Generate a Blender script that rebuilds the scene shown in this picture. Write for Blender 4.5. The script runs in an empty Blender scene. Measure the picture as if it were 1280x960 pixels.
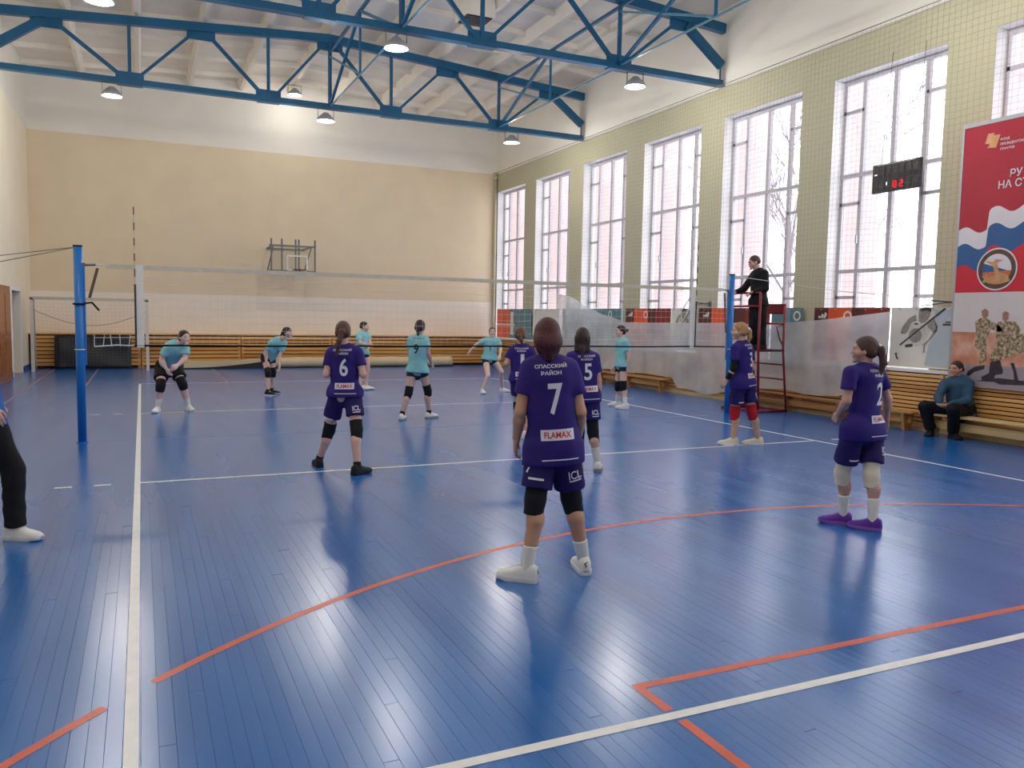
import bpy, bmesh, math, random
import numpy as np
from mathutils import Vector, Matrix

random.seed(7)
RNG = np.random.default_rng(7)
scene = bpy.context.scene
COL = scene.collection

# ------------------------------------------------------------------ camera
CAM = np.array([0.0935, -11.7331, 1.7088])
YAW, PITCH, ROLL, FPX = 0.4304, 0.0824, 0.0181, 1008.352
_cy, _sy, _cp, _sp = math.cos(YAW), math.sin(YAW), math.cos(PITCH), math.sin(PITCH)
_f = np.array([_sy * _cp, _cy * _cp, -_sp])
_r0 = np.array([_cy, -_sy, 0.0])
_u0 = np.cross(_r0, _f)
CR = math.cos(ROLL) * _r0 + math.sin(ROLL) * _u0
CU = -math.sin(ROLL) * _r0 + math.cos(ROLL) * _u0
CF = _f
FH = np.array([_sy, _cy, 0.0])          # horizontal forward of the viewer
RH = np.array([_cy, -_sy, 0.0])         # horizontal right of the viewer
cam_d = bpy.data.cameras.new('camera')
cam_d.sensor_width = 36.0
cam_d.lens = 36.0 * FPX / 1280.0
cam_d.clip_end = 400
cam = bpy.data.objects.new('camera', cam_d)
COL.objects.link(cam)
cam.matrix_world = Matrix(((CR[0], CU[0], -CF[0], CAM[0]), (CR[1], CU[1], -CF[1], CAM[1]),
                           (CR[2], CU[2], -CF[2], CAM[2]), (0, 0, 0, 1)))
scene.camera = cam

# ------------------------------------------------------------------ world, daylight, exposure
world = bpy.data.worlds.new('overcast_sky')
scene.world = world
world.use_nodes = True
_bg = world.node_tree.nodes['Background']
_bg.inputs[0].default_value = (0.93, 0.95, 1.0, 1)
_bg.inputs[1].default_value = 3.9
scene.view_settings.view_transform = 'Standard'
scene.view_settings.look = 'None'
scene.view_settings.gamma = 1.0
scene.view_settings.use_curve_mapping = False
scene.view_settings.exposure = 0.34
scene.cycles.max_bounces = 10
scene.cycles.transparent_max_bounces = 24
scene.cycles.caustics_reflective = False
scene.cycles.caustics_refractive = False

XW, YB, XL, YF = 12.0, 15.85, -2.86, -16.0      # right, back, left, front wall
WIN = [15.73 - 3.163 * i for i in range(10)]     # far edge (Y) of each window opening
WW, WZ0, WZ1 = 2.34, 0.97, 6.24
for y in WIN:                                    # sampling portals for the sky in the window openings
    ld = bpy.data.lights.new('window_portal', 'AREA')
    ld.shape = 'RECTANGLE'; ld.size = WZ1 - WZ0; ld.size_y = WW
    ld.cycles.is_portal = True
    lo = bpy.data.objects.new('window_portal', ld); COL.objects.link(lo)
    lo.location = (XW + 0.5, y - WW / 2, (WZ0 + WZ1) / 2)
    lo.rotation_euler = (0, math.pi / 2, 0)
LAMP_W = 112.0

# ------------------------------------------------------------------ pixel helpers (1280 x 960 frame)
def ray(x, y):
    return CF + (x - 640) / FPX * CR + (480 - y) / FPX * CU
def G(x, y, z=0.0):
    d = ray(x, y); return CAM + (z - CAM[2]) / d[2] * d
def PX(x, y, X):
    d = ray(x, y); return CAM + (X - CAM[0]) / d[0] * d
def PY(x, y, Y):
    d = ray(x, y); return CAM + (Y - CAM[1]) / d[1] * d
def PD(x, y, depth):
    d = ray(x, y); return CAM + depth / (d @ FH) * d

# ------------------------------------------------------------------ materials
def lin(c):
    return tuple(((v / 255) / 12.92 if v / 255 <= 0.04045 else ((v / 255 + 0.055) / 1.055) ** 2.4) for v in c)
MATS = {}
def mat(name, rgb, rough=0.6, spec=0.4, var=0.08, scale=12.0, bump=0.0, bscale=None, metal=0.0, stretch=(1, 1, 1), coat=0.0):
    """plain painted / cloth / wood material with procedural tone variation and relief"""
    if name in MATS: return MATS[name]
    m = bpy.data.materials.new(name); MATS[name] = m
    m.use_nodes = True
    nt = m.node_tree; N = nt.nodes; L = nt.links
    p = N['Principled BSDF']
    c = lin(rgb)
    tc = N.new('ShaderNodeTexCoord'); mp = N.new('ShaderNodeMapping'); mp.inputs['Scale'].default_value = stretch
    L.new(tc.outputs['Object'], mp.inputs['Vector'])
    nz = N.new('ShaderNodeTexNoise'); nz.inputs['Scale'].default_value = scale; nz.inputs['Detail'].default_value = 4
    L.new(mp.outputs[0], nz.inputs['Vector'])
    rp = N.new('ShaderNodeValToRGB')
    rp.color_ramp.elements[0].position = 0.3; rp.color_ramp.elements[1].position = 0.7
    rp.color_ramp.elements[0].color = (*[max(0, v * (1 - var)) for v in c], 1)
    rp.color_ramp.elements[1].color = (*[min(1, v * (1 + var)) for v in c], 1)
    L.new(nz.outputs['Fac'], rp.inputs[0]); L.new(rp.outputs[0], p.inputs['Base Color'])
    p.inputs['Roughness'].default_value = rough
    p.inputs['Specular IOR Level'].default_value = spec
    p.inputs['Metallic'].default_value = metal
    p.inputs['Coat Weight'].default_value = coat
    if bump:
        nb = N.new('ShaderNodeTexNoise'); nb.inputs['Scale'].default_value = bscale or scale * 3
        L.new(mp.outputs[0], nb.inputs['Vector'])
        b = N.new('ShaderNodeBump'); b.inputs['Strength'].default_value = bump; b.inputs['Distance'].default_value = 0.01
        L.new(nb.outputs['Fac'], b.inputs['Height']); L.new(b.outputs[0], p.inputs['Normal'])
    return m
def mat_emit(name, rgb, strength):
    if name in MATS: return MATS[name]
    m = bpy.data.materials.new(name); MATS[name] = m; m.use_nodes = True
    nt = m.node_tree; nt.nodes.remove(nt.nodes['Principled BSDF'])
    e = nt.nodes.new('ShaderNodeEmission'); e.inputs[0].default_value = (*lin(rgb), 1); e.inputs[1].default_value = strength
    nt.links.new(e.outputs[0], nt.nodes['Material Output'].inputs[0]); return m
def mat_glass(name, tint=(0.97, 0.98, 1.0), gloss=0.07):
    if name in MATS: return MATS[name]
    m = bpy.data.materials.new(name); MATS[name] = m; m.use_nodes = True
    nt = m.node_tree; nt.nodes.remove(nt.nodes['Principled BSDF'])
    t = nt.nodes.new('ShaderNodeBsdfTransparent'); t.inputs[0].default_value = (*tint, 1)
    g = nt.nodes.new('ShaderNodeBsdfGlossy'); g.inputs['Roughness'].default_value = 0.03
    x = nt.nodes.new('ShaderNodeMixShader'); x.inputs[0].default_value = gloss
    nt.links.new(t.outputs[0], x.inputs[1]); nt.links.new(g.outputs[0], x.inputs[2])
    nt.links.new(x.outputs[0], nt.nodes['Material Output'].inputs[0]); return m
def mat_film(name):
    m = bpy.data.materials.new(name); MATS[name] = m; m.use_nodes = True
    nt = m.node_tree; N = nt.nodes; L = nt.links; p = N['Principled BSDF']
    p.inputs['Base Color'].default_value = (0.74, 0.74, 0.74, 1); p.inputs['Roughness'].default_value = 0.3
    nz = N.new('ShaderNodeTexNoise'); nz.inputs['Scale'].default_value = 2.2; nz.inputs['Detail'].default_value = 6
    tc = N.new('ShaderNodeTexCoord'); L.new(tc.outputs['Object'], nz.inputs['Vector'])
    b = N.new('ShaderNodeBump'); b.inputs['Strength'].default_value = 0.5; b.inputs['Distance'].default_value = 0.06
    L.new(nz.outputs['Fac'], b.inputs['Height']); L.new(b.outputs[0], p.inputs['Normal'])
    tl = N.new('ShaderNodeBsdfTranslucent'); tl.inputs[0].default_value = (0.82, 0.82, 0.82, 1)
    tr = N.new('ShaderNodeBsdfTransparent'); tr.inputs[0].default_value = (0.95, 0.95, 0.95, 1)
    a = N.new('ShaderNodeMixShader'); a.inputs[0].default_value = 0.3
    L.new(p.outputs[0], a.inputs[1]); L.new(tl.outputs[0], a.inputs[2])
    c = N.new('ShaderNodeMixShader')
    mr = N.new('ShaderNodeMapRange'); mr.inputs[1].default_value = 0.3; mr.inputs[2].default_value = 0.7
    mr.inputs[3].default_value = 0.16; mr.inputs[4].default_value = 0.34
    L.new(nz.outputs['Fac'], mr.inputs[0]); L.new(mr.outputs[0], c.inputs[0])
    L.new(a.outputs[0], c.inputs[1]); L.new(tr.outputs[0], c.inputs[2])
    L.new(c.outputs[0], N['Material Output'].inputs[0]); return m
def mat_floor():
    m = bpy.data.materials.new('blue_floor_paint'); m.use_nodes = True
    nt = m.node_tree; N = nt.nodes; L = nt.links; p = N['Principled BSDF']
    tc = N.new('ShaderNodeNewGeometry')
    mp = N.new('ShaderNodeMapping'); mp.inputs['Scale'].default_value = (3.0, 0.4, 1.0)
    L.new(tc.outputs['Position'], mp.inputs['Vector'])
    n1 = N.new('ShaderNodeTexNoise'); n1.inputs['Scale'].default_value = 1.0; n1.inputs['Detail'].default_value = 2
    L.new(mp.outputs[0], n1.inputs['Vector'])
    n2 = N.new('ShaderNodeTexNoise'); n2.inputs['Scale'].default_value = 0.55; n2.inputs['Detail'].default_value = 3
    L.new(tc.outputs['Position'], n2.inputs['Vector'])
    rp = N.new('ShaderNodeValToRGB')
    rp.color_ramp.elements[0].position = 0.28; rp.color_ramp.elements[1].position = 0.75
    rp.color_ramp.elements[0].color = (0.008, 0.112, 0.385, 1); rp.color_ramp.elements[1].color = (0.018, 0.150, 0.470, 1)
    L.new(n1.outputs['Fac'], rp.inputs[0])
    L.new(rp.outputs[0], p.inputs['Base Color'])
    mr = N.new('ShaderNodeMapRange'); mr.inputs[1].default_value = 0.3; mr.inputs[2].default_value = 0.7
    mr.inputs[3].default_value = 0.21; mr.inputs[4].default_value = 0.27
    L.new(n1.outputs['Fac'], mr.inputs[0]); L.new(mr.outputs[0], p.inputs['Roughness'])
    p.inputs['Specular IOR Level'].default_value = 0.7; p.inputs['Coat Weight'].default_value = 0.25; p.inputs['Coat Roughness'].default_value = 0.22
    return m
def mat_wood(name, a, b, rough=0.4, along='Y'):
    if name in MATS: return MATS[name]
    m = bpy.data.materials.new(name); MATS[name] = m; m.use_nodes = True
    nt = m.node_tree; N = nt.nodes; L = nt.links; p = N['Principled BSDF']
    tc = N.new('ShaderNodeNewGeometry'); mp = N.new('ShaderNodeMapping')
    mp.inputs['Scale'].default_value = (25, 1.2, 25) if along == 'Y' else (1.2, 25, 25)
    L.new(tc.outputs['Position'], mp.inputs['Vector'])
    n = N.new('ShaderNodeTexNoise'); n.inputs['Scale'].default_value = 1.0; n.inputs['Detail'].default_value = 6
    L.new(mp.outputs[0], n.inputs['Vector'])
    oi = N.new('ShaderNodeObjectInfo')
    ad = N.new('ShaderNodeMath'); ad.operation = 'MULTIPLY_ADD'; ad.inputs[1].default_value = 0.5; 
    L.new(oi.outputs['Random'], ad.inputs[0]); L.new(n.outputs['Fac'], ad.inputs[2])
    r = N.new('ShaderNodeValToRGB'); r.color_ramp.elements[0].position = 0.4; r.color_ramp.elements[1].position = 1.0
    r.color_ramp.elements[0].color = (*lin(a), 1); r.color_ramp.elements[1].color = (*lin(b), 1)
    L.new(ad.outputs[0], r.inputs[0]); L.new(r.outputs[0], p.inputs['Base Color'])
    p.inputs['Roughness'].default_value = rough
    return m
def mat_camo(name, cols, scale):
    m = bpy.data.materials.new(name); MATS[name] = m; m.use_nodes = True
    nt = m.node_tree; N = nt.nodes; L = nt.links; p = N['Principled BSDF']
    tc = N.new('ShaderNodeNewGeometry')
    n = N.new('ShaderNodeTexNoise'); n.inputs['Scale'].default_value = scale; n.inputs['Detail'].default_value = 3
    L.new(tc.outputs['Position'], n.inputs['Vector'])
    r = N.new('ShaderNodeValToRGB'); r.color_ramp.interpolation = 'LINEAR'
    r.color_ramp.elements[0].position = 0.32; r.color_ramp.elements[0].color = (*lin(cols[0]), 1)
    r.color_ramp.elements[1].position = 0.68; r.color_ramp.elements[1].color = (*lin(cols[-1]), 1)
    for i, c in enumerate(cols[1:-1]):
        e = r.color_ramp.elements.new(0.32 + 0.36 * (i + 1) / (len(cols) - 1)); e.color = (*lin(c), 1)
    L.new(n.outputs['Fac'], r.inputs[0]); L.new(r.outputs[0], p.inputs['Base Color'])
    p.inputs['Roughness'].default_value = 0.55
    return m

# ------------------------------------------------------------------ object helpers
def tag(o, label=None, cat=None, group=None, kind=None):
    if label: o['label'] = label
    if cat: o['category'] = cat
    if group: o['group'] = group
    if kind: o['kind'] = kind
    return o
def empty(name, loc=(0, 0, 0), label=None, cat=None, group=None, kind=None):
    o = bpy.data.objects.new(name, None); COL.objects.link(o); o.location = loc
    o.empty_display_size = 0.1
    return tag(o, label, cat, group, kind)
def put(name, me, parent=None, smooth=False):
    o = bpy.data.objects.new(name, me); COL.objects.link(o)
    if parent:
        o.parent = parent
        o.matrix_parent_inverse = Matrix.LocRotScale(parent.location, parent.rotation_euler, None).inverted() if parent.parent is None else Matrix()
    return o
class MB:
    """collects pieces of one mesh (world coordinates)"""
    def __init__(s): s.v = []; s.f = []; s.m = []
    def add(s, v, f, mi=0):
        n = len(s.v); s.v += [tuple(map(float, p)) for p in v]; s.f += [tuple(i + n for i in q) for q in f]; s.m += [mi] * len(f); return s
    def box(s, x0, x1, y0, y1, z0, z1, mi=0):
        v = [(x0, y0, z0), (x1, y0, z0), (x1, y1, z0), (x0, y1, z0), (x0, y0, z1), (x1, y0, z1), (x1, y1, z1), (x0, y1, z1)]
        return s.add(v, [(0, 3, 2, 1), (4, 5, 6, 7), (0, 1, 5, 4), (1, 2, 6, 5), (2, 3, 7, 6), (3, 0, 4, 7)], mi)
    def cbox(s, x0, x1, y0, y1, z0, z1, c=0.01, mi=0):
        """box with chamfered vertical and top edges"""
        bm = bmesh.new(); bmesh.ops.create_cube(bm, size=1)
        for v in bm.verts:
            v.co = Vector(((x0 + x1) / 2 + v.co.x * (x1 - x0), (y0 + y1) / 2 + v.co.y * (y1 - y0), (z0 + z1) / 2 + v.co.z * (z1 - z0)))
        bmesh.ops.bevel(bm, geom=list(bm.edges), offset=c, segments=2, affect='EDGES', profile=0.5)
        bm.verts.ensure_lookup_table()
        s.add([v.co[:] for v in bm.verts], [[v.index for v in f.verts] for f in bm.faces], mi); bm.free(); return s
    def bar(s, a, b, w, h=None, up=(0, 0, 1), mi=0):
        """rectangular bar from a to b, w across, h along up"""
        a = Vector(a); b = Vector(b); h = w if h is None else h
        d = (b - a).normalized(); u = Vector(up)
        if abs(d.dot(u)) > 0.98: u = Vector((1, 0, 0))
        x = d.cross(u).normalized(); z = x.cross(d).normalized()
        v = []
        for p in (a, b):
            for sx, sz in ((-1, -1), (1, -1), (1, 1), (-1, 1)): v.append(p + x * (sx * w / 2) + z * (sz * h / 2))
        return s.add(v, [(0, 1, 2, 3), (7, 6, 5, 4), (0, 4, 5, 1), (1, 5, 6, 2), (2, 6, 7, 3), (3, 7, 4, 0)], mi)
    def tube(s, pts, r, n=8, mi=0, closed=False, cap=True):
        pts = [Vector(p) for p in pts]; m = len(pts); rr = r if isinstance(r, (list, tuple)) else [r] * m
        base = len(s.v); prev = None
        for i, p in enumerate(pts):
            if closed: d = (pts[(i + 1) % m] - pts[i - 1])
            else: d = (pts[min(i + 1, m - 1)] - pts[max(i - 1, 0)])
            d.normalize()
            if prev is None:
                u = Vector((0, 0, 1)) if abs(d.z) < 0.9 else Vector((1, 0, 0))
                x = d.cross(u).normalized()
            else:
                x = (prev - d * prev.dot(d)).normalized()
            prev = x; z = d.cross(x)
            for k in range(n):
                a = 2 * math.pi * k / n
                s.v.append(tuple(p + (x * math.cos(a) + z * math.sin(a)) * rr[i]))
        for i in range(m if closed else m - 1):
            for k in range(n):
                a = base + i * n + k; b = base + i * n + (k + 1) % n
                c = base + ((i + 1) % m) * n + (k + 1) % n; d = base + ((i + 1) % m) * n + k
                s.f.append((a, b, c, d)); s.m.append(mi)
        if cap and not closed:
            s.f.append(tuple(base + k for k in range(n))[::-1]); s.m.append(mi)
            s.f.append(tuple(base + (m - 1) * n + k for k in range(n))); s.m.append(mi)
        return s
    def mesh(s, name, mats):
        me = bpy.data.meshes.new(name); me.from_pydata(s.v, [], s.f)
        for m in (mats if isinstance(mats, (list, tuple)) else [mats]): me.materials.append(m)
        if any(s.m): me.polygons.foreach_set('material_index', s.m)
        me.update(); return me
    def build(s, name, mats, parent=None, smooth=False):
        me = s.mesh(name, mats)
        if smooth:
            me.polygons.foreach_set('use_smooth', [True] * len(me.polygons))
        return put(name, me, parent)
def struct(o):
    o['kind'] = 'structure'; return o

# ------------------------------------------------------------------ shared materials
M_beige = mat('beige_wall_paint', (226, 208, 176), 0.6, 0.3, 0.03, 1.2, 0.05, 40)
M_olive = mat('pale_olive_wall_paint', (196, 190, 160), 0.6, 0.3, 0.03, 1.2, 0.05, 40)
M_white = mat('white_wall_paint', (232, 226, 214), 0.7, 0.3, 0.03, 1.0, 0.05, 30)
M_reveal = mat('white_reveal_paint', (236, 234, 232), 0.55, 0.3, 0.02, 2.0)
M_ceil = mat('ceiling_whitewash', (238, 230, 216), 0.8, 0.2, 0.05, 1.3, 0.08, 20)
M_blue = mat('blue_truss_paint', (14, 92, 132), 0.35, 0.5, 0.12, 3.0)
M_bluepost = mat('blue_post_paint', (30, 112, 190), 0.3, 0.5, 0.06, 6.0)
M_frame = mat('grey_window_frame', (196, 192, 196), 0.45, 0.4, 0.04, 8.0)
M_pane = mat_glass('window_glass')
M_floor = mat_floor()
M_gap = mat('dark_floor_gap', (26, 74, 138), 0.8, 0.2, 0.2, 6.0)
M_line = mat('white_line_paint', (226, 228, 226), 0.35, 0.5, 0.06, 9.0)
M_orange = mat('orange_line_paint', (206, 92, 62), 0.35, 0.5, 0.10, 9.0)
M_wood = mat_wood('varnished_slat_wood', (178, 122, 62), (230, 180, 112), 0.35, 'Y')
M_woodx = mat_wood('varnished_slat_wood_back', (186, 126, 62), (232, 176, 100), 0.35, 'X')
M_bench = mat_wood('bench_wood', (150, 96, 44), (200, 146, 84), 0.35, 'Y')
M_benchl = mat_wood('pale_bench_wood', (206, 172, 112), (230, 200, 146), 0.35, 'Y')
M_dark = mat('dark_recess', (46, 32, 22), 0.8, 0.2, 0.2, 6)
M_red = mat('dark_red_paint', (128, 22, 34), 0.35, 0.5, 0.1, 8)
M_blackrub = mat('black_vinyl', (28, 29, 34), 0.45, 0.45, 0.15, 7, 0.15, 14)
M_cordw = mat('white_cord', (214, 212, 206), 0.8, 0.2, 0.05, 30)
M_cordg = mat('grey_cord', (132, 128, 120), 0.8, 0.2, 0.05, 30)
M_cordk = mat('black_cord', (22, 22, 24), 0.7, 0.3, 0.1, 30)
M_steel = mat('grey_steel', (98, 104, 112), 0.4, 0.5, 0.08, 10, metal=0.4)
M_galv = mat('light_steel', (168, 172, 176), 0.35, 0.5, 0.06, 10, metal=0.5)
M_pink = mat('pink_brick_render', (206, 184, 181), 0.8, 0.2, 0.05, 5)
M_snow = mat('snow', (240, 242, 246), 0.8, 0.2, 0.03, 1.5, 0.2, 5)

# ================================================================== STRUCTURE
# ---- floor : planks along the court
floor = struct(MB().box(XL, XW, YF, YB, -0.08, -0.012).build('floor', M_gap))
PW = 0.065
ncol = int(round((XW - XL) / PW))
PW = (XW - XL) / ncol
def plank_mesh(L, name):
    b = MB(); w = PW - 0.0006; c = 0.0009
    v = [(-w / 2, -L / 2, -0.012), (w / 2, -L / 2, -0.012), (w / 2, L / 2, -0.012), (-w / 2, L / 2, -0.012),
         (-w / 2, -L / 2, -c), (w / 2, -L / 2, -c), (w / 2, L / 2, -c), (-w / 2, L / 2, -c),
         (-w / 2 + c, -L / 2 + c, 0), (w / 2 - c, -L / 2 + c, 0), (w / 2 - c, L / 2 - c, 0), (-w / 2 + c, L / 2 - c, 0)]
    f = [(8, 9, 10, 11)] + [(i, (i + 1) % 4, 4 + (i + 1) % 4, 4 + i) for i in range(4)] + [(4 + i, 4 + (i + 1) % 4, 8 + (i + 1) % 4, 8 + i) for i in range(4)]
    return b.add(v, f).mesh(name, M_floor)
pm = {}
far = MB()
for i in range(ncol):
    x = XL + PW * (i + 0.5)
    ye = -4.2 - (i * 7 % 5) * 0.55
    cuts = [-12.6, ye]
    if 30 < i < 170 and i % 2 == 0: cuts = [-12.6, -9.3 + (i * 11 % 7) * 0.45, ye]
    for y0, y1 in zip(cuts[:-1], cuts[1:]):
        L = round(y1 - y0, 2)
        if L not in pm: pm[L] = plank_mesh(L - 0.002, 'plank')
        o = put('plank', pm[L], floor)
        o.location = (x, (y0 + y1) / 2, random.uniform(-0.0006, 0.0))
        o.rotation_euler = (random.gauss(0, 0.00015), random.gauss(0, 0.0055), 0)
    m1 = 2.0 + (i * 37 % 11) * 0.5; m2 = 9.5 + (i * 53 % 7) * 0.6
    for y0, y1 in ((YF, -12.6), (ye, m1), (m1, m2), (m2, YB)):
        t = random.gauss(0, 0.0016); w = PW / 2 - 0.0001; dz = w * t
        a = (x - w, y0 + .001, dz); b = (x + w, y0 + .001, -dz); c = (x + w, y1 - .001, -dz); d = (x - w, y1 - .001, dz)
        lo = [(p[0], p[1], -0.012) for p in (a, b, c, d)]
        far.add([a, b, c, d] + lo, [(0, 1, 2, 3), (0, 4, 5, 1), (1, 5, 6, 2), (2, 6, 7, 3), (3, 7, 4, 0)])
o = far.build('floor_planks', M_floor, floor); o['kind'] = 'stuff'
# ---- painted lines
def strip(name, pts, w, m, z=0.0012):
    """flat band along ground polyline"""
    b = MB(); pts = [Vector((p[0], p[1], 0)) for p in pts]; v = []
    for i, p in enumerate(pts):
        d = (pts[min(i + 1, len(pts) - 1)] - pts[max(i - 1, 0)]).normalized(); n = Vector((-d.y, d.x, 0))
        v += [(p + n * w / 2)[:2] + (z,), (p - n * w / 2)[:2] + (z,)]
    f = [(2 * i, 2 * i + 1, 2 * i + 3, 2 * i + 2) for i in range(len(pts) - 1)]
    return b.add(v, f).build(name, m, floor)
def cline(x0, y0, x1, y1, w=0.05, m=None, z=0.0012, name='court_line'):
    n = 8
    return strip(name, [(x0 + (x1 - x0) * i / n, y0 + (y1 - y0) * i / n) for i in range(n + 1)], w, m or M_line, z)
cline(0.025, -12.2, 0.025, 9.0, 0.055)
cline(8.975, -9.0, 8.975, 9.0, 0.055)
for y in (-8.975, -3.0, 3.0, 8.975): cline(0.05, y, 8.95, y, 0.055, z=0.0016)
cline(-0.5, 0, 9.4, 0, 0.03, mat('faded_line_paint', (116, 132, 168), 0.4), z=0.001)
for y in (-3.0, 3.0):
    for x in (-0.70, -0.36, 9.30, 9.62): cline(x, y, x + 0.15, y, 0.05)
cx, cyy, R3 = 4.53, -12.55, 6.5
def arc(a0, a1, cyc, R, sgn=1):
    return strip('court_line', [(cx + R * math.cos(math.radians(a0 + (a1 - a0) * i / 40)), cyc + sgn * R * math.sin(math.radians(a0 + (a1 - a0) * i / 40))) for i in range(41)], 0.05, M_orange, 0.0009)
arc(22, 132.8, cyy, R3); arc(135.2, 150, cyy, R3)
cline(2.15, -8.68, 6.95, -8.68, 0.05, M_orange, 0.0009)
for x in (2.17, 6.93):
    cline(x, -8.68, x, -8.93, 0.05, M_orange, 0.0008); cline(x, -9.02, x, -13.5, 0.05, M_orange, 0.0008)
M_pinkl = mat('faded_pink_line_paint', (140, 112, 140), 0.4, 0.5, 0.1, 9)
cline(-2.18, 4.0, -2.18, 14.3, 0.05, M_pinkl, 0.0008); cline(-1.08, 8.5, -1.08, 14.3, 0.05, M_pinkl, 0.0008)
for x in (2.0, 6.93): cline(x, 8.9, x, 14.3, 0.05, M_pinkl, 0.0008)

# ---- right wall with window openings
b = MB()
def wbox(x0, x1, y0, y1, z0, z1, mi):
    b.box(x0, x1, y0, y1, z0, z1, mi)
TH = 0.42
wbox(XW, XW + TH, YF, YB, -0.1, WZ0, 0)
wbox(XW, XW + TH, YF, YB, WZ1, 6.9, 0)
wbox(XW, XW + TH, YF, YB, 6.9, 9.2, 1)
edges = [YB] + [e for y in WIN for e in (y, y - WW)] + [YF]
for i in range(0, len(edges), 2):
    y1, y0 = edges[i], edges[i + 1]
    if y1 - y0 < 0.01: continue
    n = len(b.v)
    b.box(XW, XW + TH, y0, y1, WZ0, WZ1, 0)
    b.m[-6:] = [0, 0, 2, 0, 2, 0]
# soffits of the openings
for y in WIN:
    b.add([(XW, y - WW, WZ1 - .002), (XW + TH, y - WW, WZ1 - .002), (XW + TH, y, WZ1 - .002), (XW, y, WZ1 - .002)], [(0, 1, 2, 3)], 2)
wall_right = struct(b.build('wall_right', [M_olive, M_white, M_reveal]))
# ---- other walls
b = MB(); b.box(XL - .3, XW + TH, YB, YB + .3, -0.1, 2.25, 2); b.box(XL - .3, XW + TH, YB, YB + .3, 2.25, 6.9, 0); b.box(XL - .3, XW + TH, YB, YB + .3, 6.9, 9.2, 1)
wall_back = struct(b.build('wall_back', [M_beige, M_white, mat('pale_dado_paint', (238, 228, 212), 0.55, 0.3, 0.03, 1.2)]))
b = MB()
dy0, dy1, dz = 11.75, 13.35, 2.16           # open doorway in the left wall
M_cream = mat('cream_wall_paint', (240, 228, 204), 0.6, 0.3, 0.03, 1.2, 0.05, 40)
for (y0, y1, z0, z1) in ((YF, dy0, -.1, 6.9), (dy1, YB, -.1, 6.9), (dy0, dy1, dz, 6.9)): b.box(XL - .3, XL, y0, y1, z0, z1, 0)
b.box(XL - .3, XL, YF, YB, 6.9, 9.2, 1)
wall_left = struct(b.build('wall_left', [M_cream, M_white]))
b = MB(); b.box(XL - .3, XW + TH, YF - .3, YF, -0.1, 6.9, 0); b.box(XL - .3, XW + TH, YF - .3, YF, 6.9, 9.2, 1)
wall_front = struct(b.build('wall_front', [M_beige, M_white]))
# corridor wall seen through the doorway
struct(MB().box(XL - 1.6, XL - 1.5, 10.5, 14.6, -.1, 2.6).box(XL - 1.6, XL - .3, 14.5, 14.6, -.1, 2.6).box(XL - 1.6, XL - .3, 10.5, 10.6, -.1, 2.6).box(XL - 1.6, XL - .3, 10.5, 14.6, 2.5, 2.6).box(XL - 1.6, XL + .0, 10.5, 14.6, -.1, -.005).build('wall_corridor', mat('grey_corridor_paint', (150, 148, 148), 0.6)))
d1 = struct(empty('door_1', (XL, 10.6, 0)))
M_door = mat_wood('brown_door_wood', (128, 74, 36), (172, 108, 58), 0.4, 'Y')
MB().box(XL - .02, XL + .05, 9.3, 11.3, 0.0, 2.24).build('door_leaf', M_door, d1)
for yy in (9.5, 10.4):
    for z0, z1 in ((0.15, 0.95), (1.1, 2.05)): MB().cbox(XL + .045, XL + .065, yy, yy + .7, z0, z1, .006).build('door_panel', M_door, d1)
MB().tube([(XL + .05, 10.35, 1.02), (XL + .1, 10.35, 1.02), (XL + .1, 10.25, 1.02)], .01, 8).build('door_handle', M_galv, d1)
t = struct(MB().box(XL, XL + .03, dy0 - .1, dy0, 0, dz + .1).box(XL, XL + .03, dy1, dy1 + .1, 0, dz + .1).box(XL, XL + .03, dy0, dy1, dz, dz + .1).build('trim_1', M_reveal))
M_basebl = mat('blue_skirting_paint', (36, 84, 150), 0.4, 0.5, 0.08, 6)
struct(MB().box(XL, XL + .02, YF, 9.2, 0, .14).box(XL, XL + .02, 11.4, dy0 - .1, 0, .14).box(XL, XL + .02, dy1 + .1, YB, 0, .14).build('baseboard_left', M_basebl))
struct(MB().box(11.55, 11.62, YF, YB - .7, 0, .075).build('baseboard_right', mat('beige_skirting', (196, 168, 122), 0.5)))
# ---- ceiling : low gable of ribbed slabs
XR_ = 4.57
def roofz(x): return 8.34 + 0.5 * (1 - abs(x - XR_) / 7.43)
b = MB()
for xa, xb in ((XL, XR_), (XR_, XW)):
    za, zb = roofz(xa) + .3, roofz(xb) + .3
    b.add([(xa, YF, za), (xb, YF, zb), (xb, YB, zb), (xa, YB, za), (xa, YF, za + .2), (xb, YF, zb + .2), (xb, YB, zb + .2), (xa, YB, za + .2)],
          [(0, 1, 2, 3), (7, 6, 5, 4), (0, 4, 5, 1), (1, 5, 6, 2), (2, 6, 7, 3), (3, 7, 4, 0)])
ceiling = struct(b.build('ceiling', M_ceil))
for k in range(-5, 6):
    x = XR_ + k * 1.49
    if x < XL or x > XW: continue
    z = roofz(x); q = MB()
    v = []
    for y in (YF, YB):
        v += [(x - .11, y, z + .32), (x - .05, y, z), (x + .05, y, z), (x + .11, y, z + .32)]
    q.add(v, [(0, 1, 5, 4), (1, 2, 6, 5), (2, 3, 7, 6), (0, 3, 2, 1), (4, 5, 6, 7)]).build('ceiling_rib', M_ceil, ceiling)
for k in range(20):
    y = YB - 0.79 - k * 1.58
    for xa, xb in ((XL, XR_), (XR_, XW)):
        MB().bar((xa, y, roofz(xa) + .25), (xb, y, roofz(xb) + .25), .11, .14).build('cross_rib', M_ceil, ceiling)

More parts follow.
